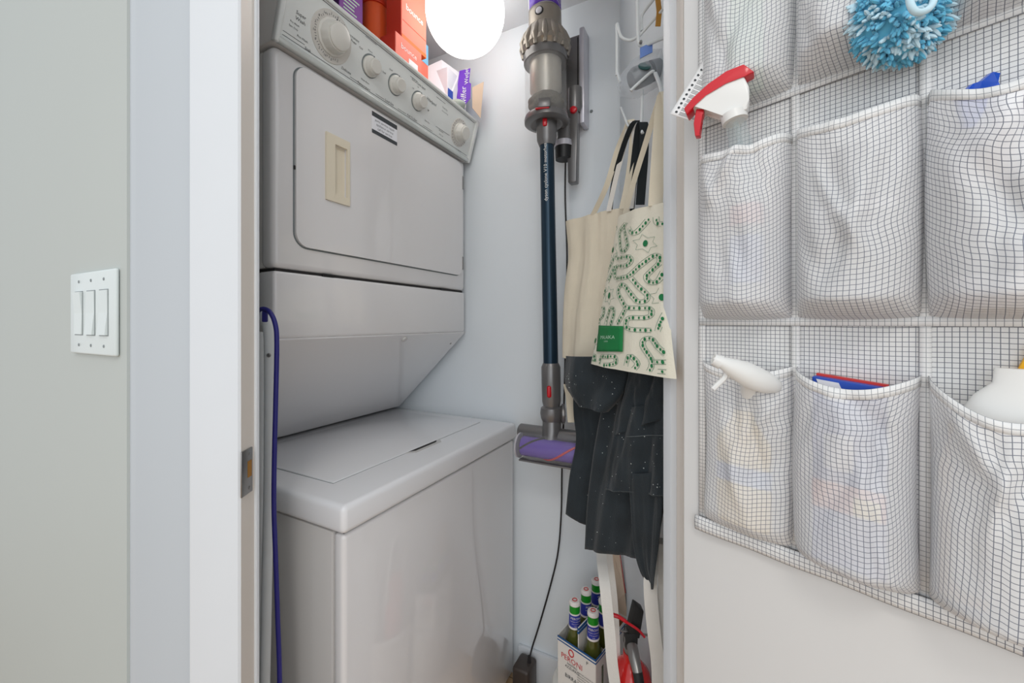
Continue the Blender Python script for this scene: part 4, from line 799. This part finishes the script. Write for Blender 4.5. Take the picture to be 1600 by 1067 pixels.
# ------------------------------------------------------------------ fabric pocket organizer on the door
ORG = thing('door_organizer', 'checked white fabric pocket organizer hanging on the open door', 'organizer', D(0.25, 0.004, 0.90))
SE = [0.030, 0.142, 0.252, 0.362, 0.472]; ROW = [0.914, 1.195, 1.474, 1.754]
ob = B()
def backfn(a, b):
    s = lerp(0.024, 0.478, a); z = lerp(0.900, 1.80, b); return D(s, 0.0035+0.0015*noise.noise(Vector((s*25, z*9, 1))), z+0.002*noise.noise(Vector((s*12, 0, 2))))
ob.grid(backfn, 60, 90, uv=lambda i, jj: (lerp(0.024, 0.478, i/60), lerp(0.900, 1.80, jj/90)))
obj('back_panel', ob, 'mesh_back', ORG, solid=0.0008)
def pocket(s0, s1, zb, zt, depth, sag, seed, top=0.75, dl=0.0, wr_=0.004, tilt=0.0, droop=0.004):
    nu, nv = 44, 44; rg = random.Random(int(seed*100))
    ridges = [(rg.uniform(0.15, 0.85), rg.uniform(0.1, 0.95), rg.uniform(-0.7, 0.7), rg.uniform(0.05, 0.11), rg.choice((-1, 1))*rg.uniform(0.9, 1.7), rg.uniform(0.25, 0.6)) for _ in range(7)]
    def fn(a, b):
        bot = min(1, max(0, b/0.10))**0.5; p = max(0.0, math.sin(PI*a))**0.42
        sk = 1+0.25*math.cos(PI*a)*dl
        fold = noise.noise(Vector((a*3+seed, b*2.0, seed)))*0.9+0.4*math.sin(7*a+5*b+seed*2)+0.35*noise.noise(Vector((a*7, b*5, seed+3)))
        for (fa, fb, an, wd_, am, ln) in ridges:
            da, db = a-fa, (b-fb)*1.8; x_ = da*math.cos(an)+db*math.sin(an); y_ = -da*math.sin(an)+db*math.cos(an)
            fold += am*math.exp(-(x_/wd_)**2-(y_/ln)**2)
        n = 0.0045+depth*p*bot*lerp(1.0, top, b)*sk+wr_*fold*p*bot*(0.6+0.6*b)
        n = max(n, 0.0045+0.66*depth*p*bot*lerp(1.0, top, b))
        sw = 0.004*math.sin(PI*b)*math.sin(2*PI*a+seed)
        z = lerp(zb, zt-sag*math.sin(PI*a)**0.9+tilt*(a-0.5), b)-droop*p*(1-b)
        return D(lerp(s0, s1, a)+sw, n, z)
    us = []
    for jj in range(nv+1):
        row = [fn(i/nu, jj/nv) for i in range(nu+1)]; acc = [0]
        for i in range(nu): acc.append(acc[-1]+(row[i+1]-row[i]).length)
        us.append([x-acc[-1]/2 for x in acc])
    vs = []
    for i in range(nu+1):
        acc = [0]
        for jj in range(nv): acc.append(acc[-1]+(fn(i/nu, (jj+1)/nv)-fn(i/nu, jj/nv)).length)
        vs.append([x-acc[-1]/2 for x in acc])
    b = B(); b.grid(fn, nu, nv, uv=lambda i, jj: (us[jj][i]+5, vs[i][jj]*0.96+5))
    o = obj('pocket', b, 'mesh_fab', ORG)
    h = B(); h.grid(lambda a, c: fn(a, 0.955+0.05*c)+W(DM.x*0.0006, DM.y*0.0006, 0.0), 44, 2, uv=lambda i, jj: (us[nv][i]+5, jj*0.0046+0.001))
    obj('pocket_hem', h, 'hem', o, solid=0.0004)
    return fn
G = 0.005
PK = {}
specs = {(0, 0): (0.030, 0.012, 1.3, 0.62), (0, 1): (0.058, 0.016, 4.2, 0.85), (0, 2): (0.062, 0.03, 6.6, 0.8), (0, 3): (0.05, 0.02, 2.6, 0.8),
         (1, 0): (0.055, 0.012, 3.7, 0.85), (1, 1): (0.060, 0.014, 8.9, 0.72), (1, 2): (0.064, 0.030, 5.1, 0.80), (1, 3): (0.05, 0.01, 9.6, 0.8),
         (2, 0): (0.056, 0.018, 7.7, 0.62), (2, 1): (0.060, 0.032, 2.2, 0.80), (2, 2): (0.060, 0.026, 0.9, 0.8), (2, 3): (0.05, 0.01, 3.1, 0.8)}
for (r, c), (dp, sg, sd, tp_) in specs.items():
    PK[r, c] = pocket(SE[c]+0.0025, SE[c+1]-0.0025, ROW[r]+0.002, ROW[r]+0.222, dp, sg, sd, tp_, wr_=0.0065 if r == 2 else 0.0055)
for s in SE: obj('seam_binding', B().grid(lambda a, b: D(s-0.0045+0.009*a, 0.0055, lerp(0.905, 1.80, b)), 2, 4, uv=lambda i, jj: (i*0.0045, jj*0.224)), 'hem', ORG, solid=0.001)
for z in ROW[1:3]: obj('row_binding', B().grid(lambda a, b: D(lerp(0.026, 0.476, a), 0.0058, z-0.009+0.010*b), 8, 1, uv=lambda i, jj: (i*0.056, jj*0.010)), 'hem', ORG, solid=0.001)
obj('bottom_hem', B().grid(lambda a, b: D(lerp(0.022, 0.479, a), 0.008+0.002*math.sin(b*PI)+0.001*math.sin(a*31), lerp(0.896, 0.915, b)), 60, 4, uv=lambda i, jj: (i*0.0076, jj*0.00475)), 'mesh_back', ORG, solid=0.004)
# things kept in the pockets
def flat_lathe(prof, o, k):
    b = B().lathe(prof, o, (0, 0, 1), 28); m = W(DM.x, DM.y, 0)
    for v in b.bm.verts: v.co -= m*((v.co-o).dot(m)*(1-k))
    return b
def bottle_in(name, label, cat, s, n, z0, prof, m, bands=(), group=None, k=0.32):
    o = D(s, n, z0); t = thing(name, label, cat, o, group)
    obj('bottle_body', flat_lathe(prof, o, k), m, t)
    for z_, h_, r_, mm in bands: obj('label_band', flat_lathe([(z_, r_), (z_+h_, r_)], o, k), mm, t)
    return t
def trigger(t, base, mbody, mtop, mtrig, sc, lean=0.0, rot=0.0):
    """spray head, nozzle towards the hinge side of the door"""
    ux = (D(-1, 0.0, 0)-D(0, 0, 0)).normalized()*math.cos(rot)+(D(0, 1, 0)-D(0, 0, 0)).normalized()*math.sin(rot); uz = Vector((0, 0, 1))
    ux2 = ux*math.cos(lean)-uz*math.sin(lean); uz2 = uz*math.cos(lean)+ux*math.sin(lean); uy = uz2.cross(ux2)
    f = lambda x, z, y: base+(ux2*x+uz2*z+uy*y)*sc
    body = [(-0.018, 0.0), (0.014, 0.0), (0.016, 0.012), (0.030, 0.026), (0.050, 0.036), (0.050, 0.040), (0.030, 0.048), (0.0, 0.056), (-0.022, 0.054), (-0.026, 0.030), (-0.022, 0.012)]
    obj('spray_body', B().prism(body, f, -0.011, 0.011, 0.003*sc), mbody, t)
    top = [(0.058, 0.028), (0.060, 0.040), (0.045, 0.050), (0.022, 0.060), (-0.004, 0.066), (-0.026, 0.064), (-0.036, 0.046), (-0.024, 0.046), (0.0, 0.050), (0.028, 0.046), (0.046, 0.036)]
    obj('spray_shroud', B().prism(top, f, -0.0125, 0.0125, 0.002*sc), mtop, t)
    tr = [(0.034, 0.030), (0.044, 0.034), (0.052, 0.014), (0.054, -0.006), (0.047, -0.008), (0.043, 0.012), (0.036, 0.022)]
    obj('trigger', B().prism(tr, f, -0.007, 0.007, 0.0015*sc), mtrig, t)
    obj('collar', B().lathe([(-0.006*sc, 0.017*sc), (0.006*sc, 0.017*sc)], base, uz2, 24), mbody, t)
# red and white spray bottle (row 2, hinge column)
o = PX(1147, 184, 0.495); t = thing('spray_bottle', 'clear spray bottle with red and white trigger head in the pocket nearest the hinge', 'spray bottle', o-Vector((0, 0, 0.22)))
trigger(t, o, 'white', 'red', 'red', 0.84, 0.20, 0.30)
o2 = PX(1166, 262, 0.522)
obj('clear_neck', B().tube([o+Vector((0, 0, 0.002)), o.lerp(o2, 0.3), o.lerp(o2, 0.7), o2+Vector((0, 0, -0.03)), o2+Vector((0.0, 0, -0.15))], [0.011, 0.012, 0.015, 0.018, 0.019], 24), 'clearbottle', t)
obj('dip_tube', B().tube([o, o2, o2+Vector((0, 0, -0.14))], 0.0032, 8), 'clearbottle', t)
obj('bottle_label', B().lathe([(-0.150, 0.0195), (-0.09, 0.0195)], o2, (0, 0, 1), 24), 'bluelab', t)
obj('label_band', B().lathe([(-0.075, 0.0192), (-0.050, 0.0188)], o2, (0, 0, 1), 24), 'pink', t)
# paper instruction tag
t = thing('instruction_tag', 'white paper tag with a column of black dots poking out beside the red spray head', 'tag', D(0.03, 0.02, 1.45))
cs_ = [PX(1047, 178, 0.56), PX(1096, 194, 0.53), PX(1138, 100, 0.53), PX(1106, 84, 0.56)]
def tagfn(a, b): p = cs_[0].lerp(cs_[1], a).lerp(cs_[3].lerp(cs_[2], a), b); return p+F2*(0.006*math.sin(PI*b))
obj('paper_sheet', B().grid(tagfn, 10, 14), 'paper', t, solid=0.0006)
b = B(); tn = -F2*0.0009
for k in range(12):
    c_ = tagfn(0.14, 0.06+k*0.08)+tn; e1 = (tagfn(0.2, 0.06)-tagfn(0.1, 0.06)).normalized(); e2 = (tagfn(0.1, 0.2)-tagfn(0.1, 0.1)).normalized()
    b.face([c_+(e1*math.cos(q*PI/5)+e2*math.sin(q*PI/5))*0.0021 for q in range(10)])
    for g_ in range(3):
        p0 = tagfn(0.24, 0.075+k*0.08-g_*0.021)+tn; p1 = tagfn(0.24+random.uniform(0.4, 0.6), 0.075+k*0.08-g_*0.021)+tn; b.face([p0-e2*0.0003, p1-e2*0.0003, p1+e2*0.0003, p0+e2*0.0003])
obj('tag_print', b, 'ink', t, smooth=False, weld=False)
# duster
dc = PX(1408, 18, 0.395); t = thing('cleaning_mitt', 'fluffy blue chenille cleaning mitt stuffed in the top pocket', 'mitt', dc-Vector((0, 0, 0.05)))
obj('mitt_core', blob(dc, 0.040, 0.030, 0.044, 0.1, 2), 'chenille', t)
b1, b2 = B(), B(); random.seed(11)
for k in range(1500):
    z_ = random.uniform(-1, 1); a = random.uniform(0, 2*PI); r_ = math.sqrt(1-z_*z_); d = Vector((r_*math.cos(a), r_*math.sin(a), z_))
    p = dc+R2*(d.x*0.039)+F2*(d.y*0.029)+Vector((0, 0, d.z*0.043)); nn = (R2*d.x+F2*d.y+Vector((0, 0, d.z))).normalized(); q = p+nn*0.0045+Vector((random.uniform(-1, 1), random.uniform(-1, 1), random.uniform(-1.3, 0.5)))*0.0035
    (b2 if noise.noise(d*2.6) > 0.03 or d.x > 0.5 else b1).tube([p, p.lerp(q, 0.5)+nn*0.001, q, q+(q-p)*0.3], [0.0015, 0.0019, 0.0016, 0.0005], 5)
obj('chenille_tufts', b1, 'chenille', t, weld=False)['kind'] = 'stuff'; obj('pale_tufts', b2, 'chenille2', t, weld=False)['kind'] = 'stuff'
obj('hanging_loop', B().tube(spline([PX(1420, -20, 0.36), PX(1422, 4, 0.352), PX(1430, 18, 0.35), PX(1444, 18, 0.35), PX(1456, 8, 0.352), PX(1462, -14, 0.36)], 6), 0.0028, 10), 'chenille2', t)
# blue packet
bp = thing('blue_packet', 'shiny blue plastic packet corner sticking out of the right pocket', 'packet', PX(1540, 180, 0.37))
b = B(); pts = [PX(1497, 153, 0.365), PX(1522, 130, 0.365), PX(1535, 126, 0.36), PX(1552, 112, 0.36), PX(1563, 114, 0.36), PX(1560, 128, 0.362), PX(1568, 140, 0.36), PX(1562, 190, 0.365), PX(1510, 200, 0.368)]
quad('packet_film', pts, 'bluepl', 0.004, bp)
# white spray bottle (bottom row)
o = PX(1176, 606, 0.50); t = thing('spray_bottle', 'yellow bottle with plain white trigger head in the bottom pocket nearest the hinge', 'spray bottle', o-Vector((0, 0, 0.2)))
ux = (PX(1112, 562, 0.5)-PX(1222, 606, 0.5)).normalized(); oo = PX(1168, 586, 0.492)
def headfn(d): 
    w_ = 1-0.35*max(0, d.x); return ux*(d.x*0.045)+F2*(d.y*0.013*w_)+Vector((0, 0, d.z*0.0165*w_+0.003*d.x*d.x))
obj('spray_shroud', B().ball(oo, 1, 4, headfn), 'white', t)
obj('spray_nozzle', B().tube([PX(1126, 566, 0.495), PX(1114, 561, 0.497)], [0.009, 0.007], 18), 'white', t)
obj('trigger', B().tube(spline([PX(1136, 578, 0.497), PX(1132, 590, 0.497), PX(1122, 600, 0.498), PX(1114, 608, 0.499)], 4), 0.0032, 8), 'white', t)
obj('neck', B().tube([PX(1172, 596, 0.505), PX(1170, 640, 0.535)], [0.011, 0.009], 20), 'white', t)
bb = D(0.086, 0.0125, 0.925)
obj('bottle_body', flat_lathe([(0, 0.030), (0.004, 0.033), (0.11, 0.033), (0.135, 0.016), (0.15, 0.011)], bb, 0.18), 'yellow', t)
obj('label_band', flat_lathe([(0.055, 0.0335), (0.078, 0.0335)], bb, 0.18), 'bluelab', t)
# printed box in bottom middle pocket
bx = thing('printed_box', 'flat blue, red and white printed box in the bottom middle pocket', 'box', D(0.195, 0.024, 0.93))
def BX(s, n, z): return D(s, n, z)
obj('carton_body', B().box((0.164, 0.010, 0.925), (0.226, 0.030, 1.130), 0.001, 1, lambda s, n, z: D(s, n, z-(s-0.160)*0.11 if z > 1.0 else z)), 'boxblue', bx, smooth=False)
obj('red_band', B().box((0.164, 0.0298, 0.985), (0.226, 0.0305, 1.015), 0, 1, D), 'boxred', bx, smooth=False)
obj('white_panel', B().box((0.175, 0.0298, 1.03), (0.20, 0.0305, 1.068), 0, 1, D), 'wbox', bx, smooth=False)
obj('yellow_flash', B().box((0.200, 0.0302, 0.985), (0.222, 0.0309, 1.005), 0, 1, D), 'yellow', bx, smooth=False)
obj('red_top_edge', B().box((0.165, 0.009, 1.124), (0.226, 0.016, 1.1325), 0, 1, lambda s, n, z: D(s, n, z-(s-0.160)*0.11)), 'boxred', bx, smooth=False)
obj('white_swoosh', B().prism([(0.168, 1.127), (0.188, 1.1245), (0.196, 1.104), (0.176, 1.106)], lambda s, z, n: D(s, n, z), 0.0302, 0.0308), 'wbox', bx, smooth=False)
# big white bottle with yellow cap at the right edge
o = D(0.310, 0.026, 0.945); t = thing('cleaner_bottle', 'large plain white bottle filling the bottom right pocket', 'bottle', o)
def cbp(z, r): return (z, r)
obj('bottle_body', flat_lathe([(0, 0.036), (0.005, 0.040), (0.135, 0.040), (0.160, 0.036), (0.180, 0.026), (0.192, 0.015), (0.205, 0.014)], o, 0.34), 'white', t)
o = D(0.318, 0.0075, 0.94); t = thing('yellow_bottle', 'yellow bottle top behind the large white bottle at the right edge', 'bottle', o)
obj('bottle_body', flat_lathe([(0, 0.022), (0.004, 0.024), (0.15, 0.024), (0.18, 0.014)], o, 0.10), 'yellow2', t)
obj('spray_cap', B().prism([(0.306, 1.110), (0.330, 1.110), (0.330, 1.168), (0.318, 1.172), (0.310, 1.150)], lambda s, z, n: D(s, n, z), 0.005, 0.0125, 0.002), 'yellow2', t)
bottle_in('pale_bottle', 'small pale bottle beside the large white one in the bottom right pocket', 'bottle', 0.278, 0.022, 0.93, [(0, 0.014), (0.004, 0.016), (0.13, 0.016), (0.15, 0.009), (0.165, 0.010)], 'kraft')
bottle_in('grey_bottle', 'grey bottle with pale band showing faintly through the middle pocket', 'bottle', 0.197, 0.020, 1.203, [(0, 0.034), (0.004, 0.036), (0.14, 0.036), (0.165, 0.018), (0.18, 0.014)], 'greyb', ((0.105, 0.010, 0.0364, 'wbox'), (0.02, 0.06, 0.0364, 'device')))
bottle_in('white_bottle', 'pale bottle with grey print showing faintly through the right middle pocket', 'bottle', 0.307, 0.020, 1.203, [(0, 0.035), (0.004, 0.038), (0.15, 0.038), (0.18, 0.018), (0.195, 0.014)], 'wbox', ((0.03, 0.08, 0.0384, 'greyb'),))
bottle_in('mint_bottle', 'mint green bottle showing faintly through the top pocket nearest the hinge', 'bottle', 0.088, 0.012, 1.484, [(0, 0.020), (0.004, 0.022), (0.12, 0.022), (0.15, 0.012), (0.165, 0.012)], 'mint')
